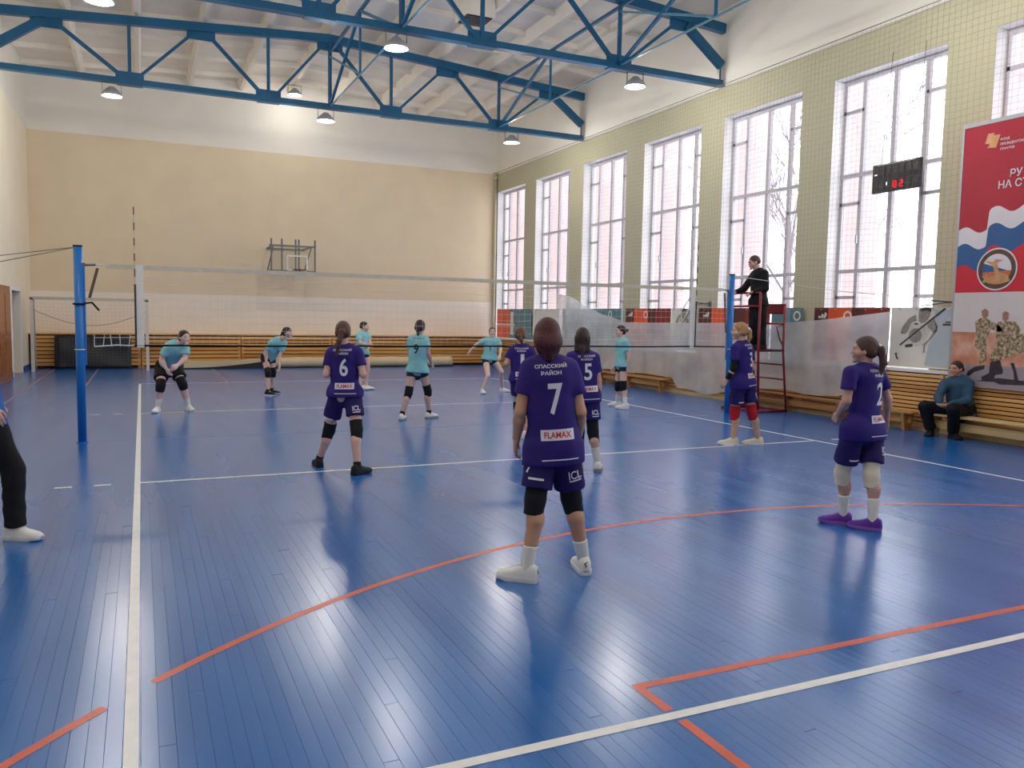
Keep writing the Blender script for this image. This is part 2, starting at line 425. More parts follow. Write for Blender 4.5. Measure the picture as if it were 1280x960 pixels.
# ---- windows
def make_window(n, y1):
    x = XW + 0.30; y0 = y1 - WW
    w = struct(empty('window_%d' % n, (x, (y0 + y1) / 2, WZ0)))
    cols = [y1, y1 - .47, y1 - 1.14, y1 - 1.78, y0]
    fr = MB(); fd = .07
    for yy, t in zip(cols, (.06, .075, .085, .085, .06)):
        yy = min(max(yy, y0 + t / 2), y1 - t / 2)
        fr.box(x - fd / 2, x + fd / 2, yy - t / 2, yy + t / 2, WZ0, WZ1)
    for z in (WZ0 + .04, 2.69, 4.47, WZ1 - .04): fr.box(x - fd / 2 - .012, x + fd / 2 + .012, y0, y1, z - .035, z + .035)
    rows_side = [WZ0, 2.2, 2.69, 3.95, 4.47, 5.65, WZ1]; rows_mid = [WZ0, 2.69, 4.47, WZ1]
    for c in (0, 3):
        for z in (2.2, 3.95, 5.65): fr.box(x - fd / 2, x + fd / 2, cols[c + 1], cols[c], z - .03, z + .03)
    fr.build('window_frame', M_frame, w)
    for c in range(4):
        rows = rows_side if c in (0, 3) else rows_mid
        for i in range(len(rows) - 1):
            MB().box(x - .004, x + .004, cols[c + 1] + .02, cols[c] - .02, rows[i] + .02, rows[i + 1] - .02).build('pane', M_pane, w)
    MB().box(x - .09, x - .035, cols[1] - .02, cols[1] + .01, 3.2, 3.36).build('window_handle', M_galv, w)
for i, y in enumerate(WIN): make_window(i + 1, y)
struct(MB().box(11.645, XW + .28, YF, YB, .93, .972).build('trim_2', mat('white_sill_paint', (232, 230, 226), 0.3, 0.5, .03, 4)))   # window sill
# dark heating pipe in the far corner
hp = tag(MB().tube([(XW - .09, YB - .09, 1.0), (XW - .09, YB - .09, 6.95)], .05, 10).tube([(XW - .09, YB - .09, 6.7), (XW - .09, YB - .09, 6.8)], .085, 10).build('heating_pipe', M_olive, None, True),
         'olive painted vertical pipe in the corner of back wall and window wall', 'pipe')

# ---- outside
struct(MB().box(XW + TH, 60, -40, 45, -0.9, -0.6).build('ground_outside', M_snow))
for i in range(len(WIN) + 1):
    ya = (WIN[i] if i < len(WIN) else WIN[-1] - 3.163) + 0.1; yb = ya + 0.6
    o = MB().box(XW + TH, XW + 1.46, ya, yb, -.7, 8.6).build('facade_pier', M_pink, None)
    nb = i
    q = struct(o)
    for k in range(8): MB().box(XW + TH, XW + 1.463, ya - .003, yb + .003, 0.4 + k * 1.05, 0.412 + k * 1.05).build('render_joint', mat('grey_joint', (196, 170, 166), .8), o)

# ================================================================== TRUSSES AND LAMPS
def make_truss(Y, label, grp):
    t = empty('roof_truss', (XR_, Y, 6.93), label, 'roof truss', grp)
    zb = 6.95
    def top(x): return 8.18 + 0.5 * (1 - abs(x - XR_) / 7.43)
    MB().bar((XL + .02, Y, zb), (XW - .02, Y, zb), .17, .05).bar((XL + .02, Y - .02, zb + .06), (XW - .02, Y - .02, zb + .06), .03, .12).bar((XL + .02, Y + .02, zb + .06), (XW - .02, Y + .02, zb + .06), .03, .12).build('bottom_chord', M_blue, t)
    MB().bar((XL + .02, Y, top(XL)), (XR_, Y, top(XR_)), .14, .20).build('top_chord', M_blue, t)
    MB().bar((XR_, Y, top(XR_)), (XW - .02, Y, top(XW)), .14, .20).build('top_chord', M_blue, t)
    bot = [-0.06, 3.05, 6.18, 9.28]; tops = [-1.72, 1.5, 4.57, 7.75, 10.85]
    for x in bot:
        MB().box(x - .3, x + .3, Y - .012, Y + .012, zb, zb + .27).box(x - .27, x + .27, Y - .1, Y + .1, zb - .045, zb - .025).build('gusset_plate', M_blue, t)
        MB().bar((x, Y, zb + .05), (x, Y, top(x)), .055, .075, (1, 0, 0)).build('vertical_web', M_blue, t)
    for x in tops:
        MB().box(x - .32, x + .32, Y - .012, Y + .012, top(x) - .3, top(x)).build('gusset_plate', M_blue, t)
    MB().bar((XR_, Y - .05, zb + .05), (XR_, Y - .05, top(XR_)), .05, .07, (1, 0, 0)).bar((XR_, Y + .05, zb + .05), (XR_, Y + .05, top(XR_)), .05, .07, (1, 0, 0)).build('vertical_web', M_blue, t)
    for i, x in enumerate(bot):
        MB().bar((tops[i] + .16, Y, top(tops[i]) - .15), (x - .16, Y, zb + .15), .06, .085).build('diagonal_web', M_blue, t)
        MB().bar((tops[i + 1] - .16, Y, top(tops[i + 1]) - .15), (x + .16, Y, zb + .15), .05, .065).build('diagonal_web', M_blue, t)
    for xt, xe in ((tops[0] - .1, XL + .06), (tops[-1] + .1, XW - .06)):
        MB().bar((xt, Y, top(xt) - .16), (xe, Y, 7.38), .12, .19).bar((xe + (.02 if xe < 0 else -.02), Y, zb), (xe + (.02 if xe < 0 else -.02), Y, 7.38), .025).build('end_diagonal', M_blue, t)
    return t
TY = [9.5, 3.2, -3.1, -9.4]
make_truss(TY[0], 'blue steel roof truss nearer the back wall with the basketball hoop', 'roof trusses')
make_truss(TY[1], 'blue steel roof truss over the far half court, just beyond the net', 'roof trusses')
make_truss(TY[2], 'blue steel roof truss above the near attack line of the court', 'roof trusses')
make_truss(TY[3], 'blue steel roof truss above the near end line of the court', 'roof trusses')
for X, lb in ((XR_, 'under the roof ridge'), (9.28, 'near the window wall')):
    for (ya, yb, nm) in ((9.5, 3.2, 'beyond the net'), (3.2, -3.1, 'above the net')):
        t = empty('cross_brace', (X, (ya + yb) / 2, 6.95), 'thin blue bracing frame %s, %s' % (lb, nm), 'brace', 'bracing between roof trusses')
        ym = (ya + yb) / 2; zt = 8.35 if X == XR_ else 8.2
        MB().bar((X, ya, 7.0), (X, ym, zt), .06).build('diagonal_web', M_blue, t)
        MB().bar((X, yb, 7.0), (X, ym, zt), .06).build('diagonal_web', M_blue, t)
        MB().bar((X, ya, zt), (X, yb, zt), .06).build('top_strut', M_blue, t)
        MB().bar((X, ya, zt - .1), (X, ym, 7.0), .04).build('diagonal_web', mat('pale_blue_truss_paint', (96, 140, 160), .4), t)
        MB().bar((X, ym, 7.0), (X, ym, zt), .045).build('vertical_web', M_blue, t)
        MB().bar((X, ya, 7.0), (X, yb, 6.98), .03).build('bottom_tie', mat('pale_blue_truss_paint', (96, 140, 160), .4), t)
M_lens = mat_emit('lit_lamp_glass', (255, 250, 240), 12.0)
M_case = mat('lamp_casing', (150, 152, 156), 0.4, 0.5, .05, 8)
def make_lamp(x, y, z, label, power=LAMP_W):
    l = empty('floodlight', (x, y, z), label, 'floodlight', 'ceiling floodlights')
    b = MB(); n = 20; rings = [(.06, .17), (.10, .13), (.20, .04), (.235, -.04), (.215, -.04)]
    v = [(x + r * math.cos(2 * math.pi * k / n), y + r * math.sin(2 * math.pi * k / n), z + h) for r, h in rings for k in range(n)]
    f = [(i * n + k, i * n + (k + 1) % n, (i + 1) * n + (k + 1) % n, (i + 1) * n + k) for i in range(len(rings) - 1) for k in range(n)] + [tuple(range(n))]
    b.add(v, f).build('lamp_casing', M_case, l, True)
    v = [(x + r * math.cos(2 * math.pi * k / n), y + r * math.sin(2 * math.pi * k / n), z + h) for r, h in ((.197, .004), (.12, -.035)) for k in range(n)]
    MB().add(v, [(k, (k + 1) % n, n + (k + 1) % n, n + k) for k in range(n)] + [tuple(range(n, 2 * n))]).build('lamp_glass', M_lens, l, True)
    MB().bar((x - .2, y, z + .03), (x - .2, y, z + .26), .03, .008).bar((x + .2, y, z + .03), (x + .2, y, z + .26), .03, .008).bar((x - .21, y, z + .26), (x + .21, y, z + .26), .03, .012).build('lamp_bracket', M_steel, l)
    ld = bpy.data.lights.new('floodlight_bulb', 'POINT'); ld.shadow_soft_size = .08; ld.energy = power; ld.color = (1.0, .97, .93)
    o = bpy.data.objects.new('floodlight_bulb', ld); COL.objects.link(o); o.parent = l; o.location = (0, 0, -.15)
    return l
ends = ['by the left wall', 'under the ridge', 'by the window wall']
for ty, tn in zip(TY, ('truss nearest the back wall', 'truss just beyond the net', 'truss over the near attack line', 'truss over the near end line')):
    for k, X in enumerate((-0.44, 4.46, 9.68)):
        make_lamp(X, ty - .02, 6.66, 'round lit floodlight under the %s, %s' % (tn, ends[k]))
make_lamp(4.57, 14.7, 8.55, 'round lit floodlight at the ridge washing the back wall', LAMP_W * 0.25)
v_ = empty('ceiling_vent', (7.1, 5.9, 8.5), 'boxy pale ventilation duct with dark opening on the ceiling', 'vent')
MB().box(6.75, 7.45, 5.55, 6.25, 8.42, 8.95).build('duct_box', M_ceil, v_)
MB().box(6.80, 7.40, 5.60, 6.20, 8.40, 8.424).build('grille', mat('dark_vent_grille', (58, 50, 44), .7), v_)
for k in range(6): MB().bar((6.82, 5.66 + k * .095, 8.395), (7.38, 5.66 + k * .095, 8.395), .02, .02).build('louvre', M_steel, v_)

# ================================================================== RIGHT WALL FURNISHINGS
# ---- radiator guards of horizontal boards
def guard(name, axis, p0, p1, front, label, grp, m, nb=7, zt=.93):
    t = empty(name, ((front, (p0 + p1) / 2, 0) if axis == 'Y' else ((p0 + p1) / 2, front, 0)), label, 'radiator guard', grp)
    if axis == 'Y': MB().box(front + .06, front + .08, p0, p1, .02, zt - .01).build('backing', M_dark, t)
    else: MB().box(p0, p1, front + .06, front + .08, .02, zt - .01).build('backing', M_dark, t)
    hgt = (zt - .08) / nb
    for k in range(nb):
        z0 = .075 + k * hgt
        jit = random.uniform(-.006, .006)
        if axis == 'Y': MB().cbox(front + jit, front + jit + .028, p0 + .012, p1 - .012, z0, z0 + hgt - .016, .005).build('slat', m, t)
        else: MB().cbox(p0 + .012, p1 - .012, front + jit, front + jit + .028, z0, z0 + hgt - .026, .005).build('slat', m, t)
    for q in (p0 + .05, p1 - .05):
        if axis == 'Y': MB().box(front + .028, front + .06, q - .04, q + .04, .0, zt - .02).build('post', m, t)
        else: MB().box(q - .04, q + .04, front + .028, front + .06, .0, zt - .02).build('post', m, t)
n_ = 8
where = ['in the corner by the back wall', 'second from the back wall', 'third from the back wall', 'fourth from the back wall', 'behind the referee stand', 'below the basketball player poster', 'behind the seated man', 'beyond the tall red banner']
for k in range(n_):
    ya = 15.0 - k * 3.0
    guard('radiator_guard', 'Y', ya - 3.0, ya, 11.63, 'brown slatted radiator guard on the window wall, %s' % where[k], 'slatted guards along the walls', M_wood, 13)
bw = ['beside the white goal in the left corner', 'behind the left end of the rolled mats', 'below the basketball hoop', 'right of the basketball hoop', 'in the right corner by the windows']
for k in range(5):
    xa = -2.8 + k * 2.86
    guard('radiator_guard', 'X', xa, xa + 2.86, 14.9, 'brown slatted radiator guard on the back wall, %s' % bw[k], 'slatted guards along the walls', M_woodx, 8, .98)
struct(MB().box(XL, 11.56, 14.88, YB, .985, 1.01).build('trim_3', M_woodx))

# ---- benches
def bench(y0, y1, xc, h, label, m, grp='long gym benches', name='gym_bench', w=.26):
    t = empty(name, (xc, (y0 + y1) / 2, 0), label, 'bench', grp)
    MB().cbox(xc - w / 2, xc + w / 2, y0, y1, h - .035, h, .008).build('seat_board', m, t)
    MB().box(xc - .018, xc + .018, y0 + .1, y1 - .1, .12, .24).build('stretcher', m, t)
    n = 2 if abs(y1 - y0) < 2.6 else 3
    for k in range(n):
        y = y0 + .18 + (y1 - y0 - .36) * k / (n - 1)
        q = MB(); v = []
        for yy in (y - .025, y + .025):
            v += [(xc - w * .30, yy, 0), (xc + w * .30, yy, 0), (xc + w * .47, yy, h - .035), (xc - w * .47, yy, h - .035)]
        q.add(v, [(0, 1, 2, 3), (7, 6, 5, 4), (0, 4, 5, 1), (1, 5, 6, 2), (2, 6, 7, 3), (3, 7, 4, 0)]).build('leg', m, t)
bench(4.1, 7.2, 11.40, .31, 'brown gym bench by the wall near the far attack line', M_bench, w=.24)
bench(-1.35, 1.6, 11.41, .33, 'brown gym bench under the clear film behind the referee stand', M_bench, w=.22)
bench(-2.75, -1.75, 11.38, .31, 'short brown gym bench left of the seated man', M_bench)
bench(-6.6, -2.95, 11.30, .35, 'pale wooden gym bench with the seated man', M_benchl, w=.28)

# ---- banners along the wall (flat prints)
def quad_px(pts, X):
    return [tuple(PX(x, y, X)) for x, y in pts]
def flat_print(name, pts, X, m, parent):
    """flat shape printed on the plane X (points are pixels of the photograph)"""
    v = quad_px(pts, X)
    return MB().add(v, [tuple(range(len(v)))]).build(name, m, parent)
def band(y1, y0, z0, z1, X, m, name, parent): return MB().box(X - .004, X, y0, y1, z0, z1).build(name, m, parent)
M_teal = mat('teal_vinyl', (92, 132, 142), .4, .4, .1, 3)
M_vred = mat('dark_red_vinyl', (136, 44, 40), .4, .4, .1, 3)
M_vor = mat('orange_vinyl', (226, 92, 50), .4, .4, .08, 3)
M_vwhite = mat('white_vinyl', (222, 220, 212), .4, .4, .04, 3)
M_vgrey = mat('grey_blue_vinyl', (176, 190, 196), .4, .4, .06, 2)
M_vdark = mat('dark_brown_vinyl', (88, 46, 42), .4, .4, .1, 3)
BX = 11.93
def sponsor_logo(yc, zc, X, parent, w=.16):
    """three slanted bars rising to the right"""
    b = MB()
    for k, hh in enumerate((.45, .75, 1.0)):
        y = yc + w / 2 - k * w / 3
        b.add([(X, y, zc - .06), (X, y - w * .27, zc - .06), (X, y - w * .27 - .03 * hh, zc - .06 + .12 * hh * .7), (X, y - .03 * hh, zc - .06 + .12 * hh)], [(0, 1, 2, 3)])
    b.build('logo_print', M_vwhite, parent)
def ring_print(yc, zc, r, X, parent, m, name='emblem_print'):
    n = 28; v = []
    for rr in (r, r * .62): v += [(X, yc + rr * math.cos(2 * math.pi * k / n), zc + rr * math.sin(2 * math.pi * k / n)) for k in range(n)]
    MB().add(v, [(k, (k + 1) % n, n + (k + 1) % n, n + k) for k in range(n)]).build(name, m, parent)
def wide_banner(y1, y0, label, kind):
    t = empty('wall_banner', (BX, (y1 + y0) / 2, 1.0), label, 'banner', 'vinyl banners on the window wall')
    L = y1 - y0
    if kind == 'red':
        MB().box(BX - .004, BX, y0, y1, .98, 2.0).build('banner_sheet', M_vdark, t)
        band(y1 - L * .2, y1 - L * .52, .985, 1.995, BX - .005, M_vor, 'orange_field', t)
        band(y1 - L * .68, y0 + .01, .985, 1.995, BX - .005, M_vred, 'red_field', t)
        sponsor_logo(y1 - L * .12, 1.86, BX - .012, t, .2)
        ring_print(y1 - L * .47, 1.84, .1, BX - .013, t, M_vwhite)
    elif kind == 'teal':
        MB().box(BX - .004, BX, y0, y1, .98, 2.0).build('banner_sheet', M_teal, t)
        band(y0 + L * .62, y0 + L * .38, .985, 1.995, BX - .005, mat('steel_blue_vinyl', (120, 150, 162), .4), 'pale_field', t)
        ring_print(y0 + L * .17, 1.84, .1, BX - .013, t, M_vwhite)
    elif kind == 'orangeteal':
        MB().box(BX - .004, BX, y0, y1, .98, 2.0).build('banner_sheet', M_teal, t)
        band(y1 - .01, y1 - L * .4, .985, 1.995, BX - .005, M_vor, 'orange_field', t)
        band(y1 - L * .42, y1 - L * .5, 1.1, 1.9, BX - .005, M_vwhite, 'pale_field', t)
        band(y1 - .02, y1 - L * .55, 1.42, 1.48, BX - .012, M_vwhite, 'lettering_bar', t)
    elif kind == 'white':
        MB().box(BX - .004, BX, y0, y1, .98, 2.0).build('banner_sheet', M_vwhite, t)
        band(y1 - L * .1, y1 - L * .4, 1.1, 1.5, BX - .005, mat('magenta_vinyl', (206, 120, 140), .4), 'pink_field', t)
    for k in range(5):
        yy = y1 - L * (k + .5) / 5
        MB().tube([(BX - .012, yy, 1.965), (BX + .001, yy, 1.965)], .014, 10).build('eyelet', M_galv, t)
    return t
wide_banner(15.45, 12.6, 'orange and teal vinyl banner in the corner by the back wall', 'orangeteal')
wide_banner(12.4, 10.6, 'white vinyl banner with pink patch left of the clear film', 'white')
wide_banner(10.4, 7.0, 'teal vinyl banner with white ring behind the far end of the film', 'teal')
wide_banner(6.8, 4.75, 'dark red and orange vinyl banner near the far attack line', 'red')
wide_banner(1.25, 0.38, 'teal vinyl banner with white ring beside the red referee stand', 'teal')
wide_banner(0.08, -1.66, 'dark red and orange vinyl banner above the clear film, next to ball player poster', 'red')
M_sketch = mat('grey_print', (150, 144, 134), .5, .3, .22, 22)
M_sketchd = mat('charcoal_print', (74, 72, 68), .5, .3, .2, 22)
M_skin_p = mat('pale_grey_print', (208, 203, 194), .5, .3, .12, 18)
def c2(pts, x0, y0, sc): return [(x0 + x / sc, y0 + y / sc) for x, y in pts]
def athlete(parent, X, f):
    """printed athlete: head, arms, ball, trunk shadow; f maps poster pixels to points"""
    def pr(name, pts, m, dx): MB().add([(X - dx, *f(p)) for p in pts], [tuple(range(len(pts)))]).build(name, m, parent)
    pr('blue_field', [(690, 130), (1010, 130), (960, 850), (600, 830), (640, 560), (745, 400)], M_vgrey, .002)
    pr('arm_print', [(360, 240), (450, 190), (470, 270), (390, 300), (360, 400), (330, 440), (255, 440), (270, 360)], M_sketch, .003)
    pr('trunk_print', [(380, 300), (480, 290), (560, 330), (660, 290), (650, 400), (560, 560), (520, 600), (330, 600), (380, 480)], M_skin_p, .003)
    pr('shorts_print', [(340, 610), (540, 590), (560, 700), (590, 820), (340, 820)], M_vwhite, .0035)
    pr('head_print', [(490, 130), (560, 110), (650, 120), (640, 210), (590, 280), (530, 305), (490, 270)], M_sketch, .004)
    pr('hair_print', [(500, 125), (570, 100), (655, 112), (648, 160), (600, 140), (520, 150)], M_sketchd, .0045)
    pr('shoulder_print', [(600, 290), (690, 220), (740, 330), (740, 400), (690, 470), (600, 570), (590, 670), (575, 670), (580, 580), (555, 575), (640, 500), (690, 410), (620, 350)], M_sketch, .004)
    pr('arm_shadow_print', [(690, 240), (745, 340), (740, 400), (690, 420), (725, 370), (715, 310)], M_sketchd, .0045)
    pr('ball_print', [(460 + 88 * math.cos(a), 455 + 92 * math.sin(a)) for a in np.linspace(0, 2 * math.pi, 26)[:-1]], M_sketch, .005)
    pr('belt_print', [(330, 575), (430, 560), (430, 600), (330, 612)], M_sketchd, .005)
    pr('flag_print', [(190, 690), (225, 685), (220, 720), (250, 770), (215, 765)], M_sketchd, .005)
    pr('neck_print', [(440, 300), (490, 300), (480, 322), (445, 318)], M_sketchd, .005)
    pr('stick_print', [(245, 580), (262, 592), (840, 122), (818, 108)], M_sketchd, .0055)
    pr('emblem_print', [(840, 200), (870, 190), (905, 205), (890, 240), (860, 240)], M_vgrey, .004)
    pr('lettering_bar', [(840, 275), (940, 275), (940, 292), (840, 292)], M_sketchd, .004)
    pr('lettering_bar', [(808, 300), (935, 300), (930, 325), (806, 325)], M_sketchd, .004)
def poster(y1, y0, label):
    t = empty('sport_poster', (BX, (y1 + y0) / 2, .99), label, 'poster', 'athlete posters on the window wall')
    MB().box(BX - .004, BX, y0, y1, .99, 2.0).build('poster_sheet', M_vwhite, t)
    L = y1 - y0
    athlete(t, BX - .004, lambda p: (y1 - L * (p[0] - 110) / 910, 2.0 - 1.01 * (p[1] - 100) / 760))
    for k in range(4):
        yy = y1 - L * (k + .5) / 4
        MB().tube([(BX - .012, yy, 1.97), (BX + .001, yy, 1.97)], .014, 10).build('eyelet', M_galv, t)
poster(-1.69, -3.0, 'white and grey poster of a ball player beside the tall red banner')
poster(4.73, 3.72, 'white poster with faint athlete sketch above the film near the net side band')
t = wide_banner(3.66, 1.3, 'red and orange vinyl banner behind the blue net post by the window wall', 'red')

# ---- tall red banner
TXB = 11.60
tb = empty('tall_banner', (TXB, -4.1, .9), 'tall red banner with tricolour wave, round emblem and running soldiers', 'banner')
YT1, YT0 = -3.12, -5.15
MB().box(TXB, TXB + .006, YT0, YT1, .78, 4.72).build('banner_sheet', mat('crimson_vinyl', (176, 28, 52), .4, .4, .05, 2), tb)
MB().box(TXB - .008, TXB + .012, YT0, YT1 + .02, 4.70, 4.76).build('top_batten', M_galv, tb)
MB().box(TXB - .006, TXB + .01, YT1, YT1 + .035, .78, 4.72).build('edge_batten', M_galv, tb)
def ext(pts): return pts
def tprint(name, pts, m, lay):  # pts: pixels of the photograph on the banner plane
    X = TXB - .001 - .0012 * lay
    return MB().add([tuple(PX(x, y, X)) for x, y in pts], [tuple(range(len(pts)))]).build(name, m, tb)
def c3(pts): return [(1200 + x / 8, 255 + y / 8) for x, y in pts]
def c4(pts): return [(1200 + x / 8, 370 + y / 8) for x, y in pts]
M_pw = mat('banner_white_ink', (222, 216, 220), .4, .4, .04, 3)
M_pb = mat('banner_blue_ink', (46, 92, 146), .4, .4, .06, 3)
M_pr = mat('banner_red_ink', (206, 36, 56), .4, .4, .06, 3)
yb_ = PX(1202, 366, TXB)[2]
# white / blue / red wave
wav = lambda f, n=24: [f(i / (n - 1)) for i in range(n)]
def wave_band(name, zt, zb, m, lay):
    X = TXB - .001 - .0012 * lay; n = 30; v = []
    n = 90
    for i in range(n):
        s = i / (n - 1); y = YT1 - s * (YT1 - YT0)
        w = .05 * math.sin(2 * math.pi * (s * 4.2 + .02)) + (.27 * min(1, max(0, (s - .225) / .012)))
        v += [(X, y, zt + w), (X, y, zb + w * (.8 if zb > 2.6 else 0))]
    MB().add(v, [(2 * i, 2 * i + 1, 2 * i + 3, 2 * i + 2) for i in range(n - 1)]).build(name, m, tb)
zA = PX(1222, 287, TXB)[2]; zB = PX(1218, 308, TXB)[2]; zC = PX(1216, 330, TXB)[2]
wave_band('white_wave', zA, zB - .2, M_pw, 1); wave_band('blue_wave', zB, zC - .25, M_pb, 2); wave_band('red_wave', zC - .06, yb_ - .05, M_pr, 3)
MB().box(TXB - .0055, TXB - .005, YT0, YT1, .78, yb_).build('photo_sky', mat('pale_print_sky', (214, 202, 200), .5, .3, .06, 2), tb)
zr0 = PX(1205, 455, TXB)[2]; zr1 = PX(1208, 415, TXB)[2]
MB().box(TXB - .0065, TXB - .006, YT0, YT1, zr0, zr1).build('photo_smoke', mat_camo('orange_smoke_print', [(190, 112, 80), (206, 140, 110), (220, 178, 158)], 3.5), tb)
MB().box(TXB - .0075, TXB - .007, YT0, YT1, .785, zr0).build('photo_road', mat('grey_road_print', (158, 148, 154), .5, .3, .06, 4), tb)
M_camo = mat_camo('camouflage_print', [(88, 68, 46), (134, 112, 82), (176, 156, 122), (206, 190, 160)], 22.0)
M_boot = mat('boot_print', (62, 52, 58), .5, .3, .2, 14)
M_pskin = mat('printed_skin', (164, 122, 104), .5, .3, .1, 12)
for dxx in (0, 98):                          # the print goes on past the frame
    def c5(pts, dxx=dxx): return [(1200 + x / 8 + dxx, 370 + (y + dxx * .35) / 8) for x, y in pts]
    tprint('soldier_print', c5([(150, 260), (215, 215), (260, 220), (330, 260), (400, 300), (430, 350), (380, 360), (310, 330), (260, 430), (270, 560), (260, 660), (190, 690), (200, 560), (150, 500), (160, 380)]), M_camo, 6)
    tprint('head_print', c5([(215, 150), (250, 125), (285, 150), (280, 200), (250, 225), (222, 205)]), M_pskin, 7)
    tprint('boot_print', c5([(250, 690), (240, 730), (140, 760), (90, 800), (60, 790), (80, 750), (150, 705)]), M_boot, 7)
    tprint('soldier_print', c5([(380, 260), (470, 250), (560, 260), (610, 340), (570, 400), (640, 370), (640, 560), (480, 610), (400, 640), (330, 660), (290, 640), (340, 520), (380, 450), (350, 400)]), M_camo, 6)
    tprint('head_print', c5([(425, 170), (455, 150), (490, 170), (485, 230), (455, 255), (425, 240)]), M_pskin, 7)
    tprint('boot_print', c5([(300, 660), (400, 640), (430, 750), (420, 780), (350, 790), (340, 840), (220, 845), (210, 810), (290, 770)]), M_boot, 8)
    tprint('leg_print', c5([(500, 670), (540, 670), (565, 760), (585, 850), (540, 850), (535, 760)]), M_boot, 8)
    tprint('shadow_print', c5([(150, 850), (380, 820), (640, 850), (640, 895), (400, 885), (340, 860)]), M_boot, 7)
# round emblem
ec = PX(1246.5, 336.5, TXB); er = 0.36
def disc(name, rr, m, lay, a0=0, a1=2 * math.pi, n=40, dz=0, dy=0):
    X = TXB - .012 - .0012 * lay
    pts = [(X, ec[1] + dy + rr * math.cos(a), ec[2] + dz + rr * math.sin(a)) for a in np.linspace(a0, a1, n)[:(-1 if a1 - a0 > 6.2 else None)]]
    MB().add(pts, [tuple(range(len(pts)))]).build(name, m, tb)
er = np.linalg.norm(PX(1246.5, 310, TXB) - ec)
disc('emblem_rim', er, M_pw, 0); disc('emblem_ring', er * .93, mat('emblem_bronze', (92, 66, 50), .4, .4, .2, 14), 1)
disc('emblem_field', er * .72, M_pb, 2); disc('emblem_white', er * .72, M_pw, 3, .12 + .3, math.pi - .12 + .3); disc('emblem_red', er * .72, mat('emblem_orange', (206, 110, 66), .4, .4, .2, 12), 4, math.pi + .1, 2 * math.pi - .2)
def eprint(name, pts, m, lay):
    X = TXB - .012 - .0012 * lay
    MB().add([(X, *(PX(1200 + x / 8, 255 + y / 8, X)[1:])) for x, y in pts], [tuple(range(len(pts)))]).build(name, m, tb)
M_gold = mat('emblem_gold', (200, 150, 104), .4, .4, .15, 12)
eprint('emblem_figure', [(250, 570), (330, 580), (360, 550), (430, 560), (370, 590), (390, 680), (470, 700), (500, 770), (400, 800), (300, 790), (310, 730), (350, 700), (330, 620)], M_gold, 6)
eprint('emblem_star', [(260, 700), (285, 740), (320, 735), (290, 765), (300, 800), (262, 782), (220, 790), (240, 750), (215, 720), (250, 730)], M_gold, 6)
# logo, lettering
def c6(pts): return [(1205 + x / 8.733, 150 + y / 8.733) for x, y in pts]
M_gold2 = mat('gold_ink', (214, 160, 112), .4, .4, .12, 10)
tprint('logo_print', c6([(265, 150), (340, 140), (325, 165), (400, 155), (350, 300), (250, 308), (285, 265), (230, 262)]), M_gold2, 5)

def text_mesh(body, size, name='text', extrude=0.0, bold=True, spacing=1.0, shear=0.0):
    c = bpy.data.curves.new(name, 'FONT'); c.body = body; c.size = size; c.align_x = 'CENTER'; c.align_y = 'CENTER'
    c.space_character = spacing; c.shear = shear; c.resolution_u = 3
    if bold: c.offset = size * 0.018
    o = bpy.data.objects.new(name, c); COL.objects.link(o)
    dg = bpy.context.evaluated_depsgraph_get()
    me = bpy.data.meshes.new_from_object(o.evaluated_get(dg))
    bpy.data.objects.remove(o); bpy.data.curves.remove(c)
    return me
def wall_text(body, size, yc, zc, X, m, parent, left=False, name='lettering', spacing=1.0):
    me = text_mesh(body, size, name, spacing=spacing)
    v = [Vector((X, -p.co.x, p.co.y)) for p in me.vertices]
    off = (max(p.y for p in v) if left else 0)
    for p, q in zip(me.vertices, v): p.co = (X, q.y - off + yc, q.z + zc)
    me.materials.clear(); me.materials.append(m); me.update()
    return put(name, me, parent)
TX2 = TXB - .01
p = PX(1263, 217, TX2); wall_text('РУ', .15, p[1], p[2], TX2, M_pw, tb, True)
p = PX(1248, 232, TX2); wall_text('НА СТ', .15, p[1], p[2] , TX2, M_pw, tb, True)
for i, s in enumerate(('ФОНД', 'ПРЕЗИДЕНТСКИХ', 'ГРАНТОВ')):
    p = PX(1250.5, 174.5 + i * 6.0, TX2); wall_text(s, .046, p[1], p[2], TX2, M_pw, tb, True)

# ---- scoreboard behind the safety net
sb = empty('scoreboard', (11.86, -1.68, 3.99), 'black electronic scoreboard with red lit digits hanging before a window', 'scoreboard')
ys1, ys0, zs0, zs1 = -1.21, -2.17, 3.985, 4.475
MB().cbox(11.83, 11.90, ys0, ys1, zs0, zs1, .008).build('case', mat('black_board_case', (44, 44, 48), .5, .4, .1, 8), sb)
M_led = mat('unlit_digit', (18, 18, 20), .3, .5, .1, 9); M_ledr = mat_emit('red_digit', (255, 20, 40), 1.6); M_ledw = mat_emit('white_digit', (255, 255, 255), 1.6)
for r, zc in enumerate((4.36, 4.10)):
    for k in range(7):
        y = ys1 - .08 - k * .133
        m = M_led
        MB().box(11.826, 11.832, y - .045, y + .045, zc - .075, zc + .075).build('digit_window', m, sb)
def seg7(y, z, m, segs='abcdefg', s=.05):
    b = MB()
    S = {'a': (0, 1, 1), 'g': (0, 0, 1), 'd': (0, -1, 1), 'b': (-1, .5, 0), 'c': (-1, -.5, 0), 'f': (1, .5, 0), 'e': (1, -.5, 0)}
    for c in segs:
        dy, dz, hor = S[c]
        cy_, cz_ = y + dy * s * .6, z + dz * s
        if hor: b.box(11.822, 11.825, cy_ - s * .5, cy_ + s * .5, cz_ - .009, cz_ + .009)
        else: b.box(11.822, 11.825, cy_ - .009, cy_ + .009, cz_ - s * .45, cz_ + s * .45)
    b.build('lit_digit', m, sb)
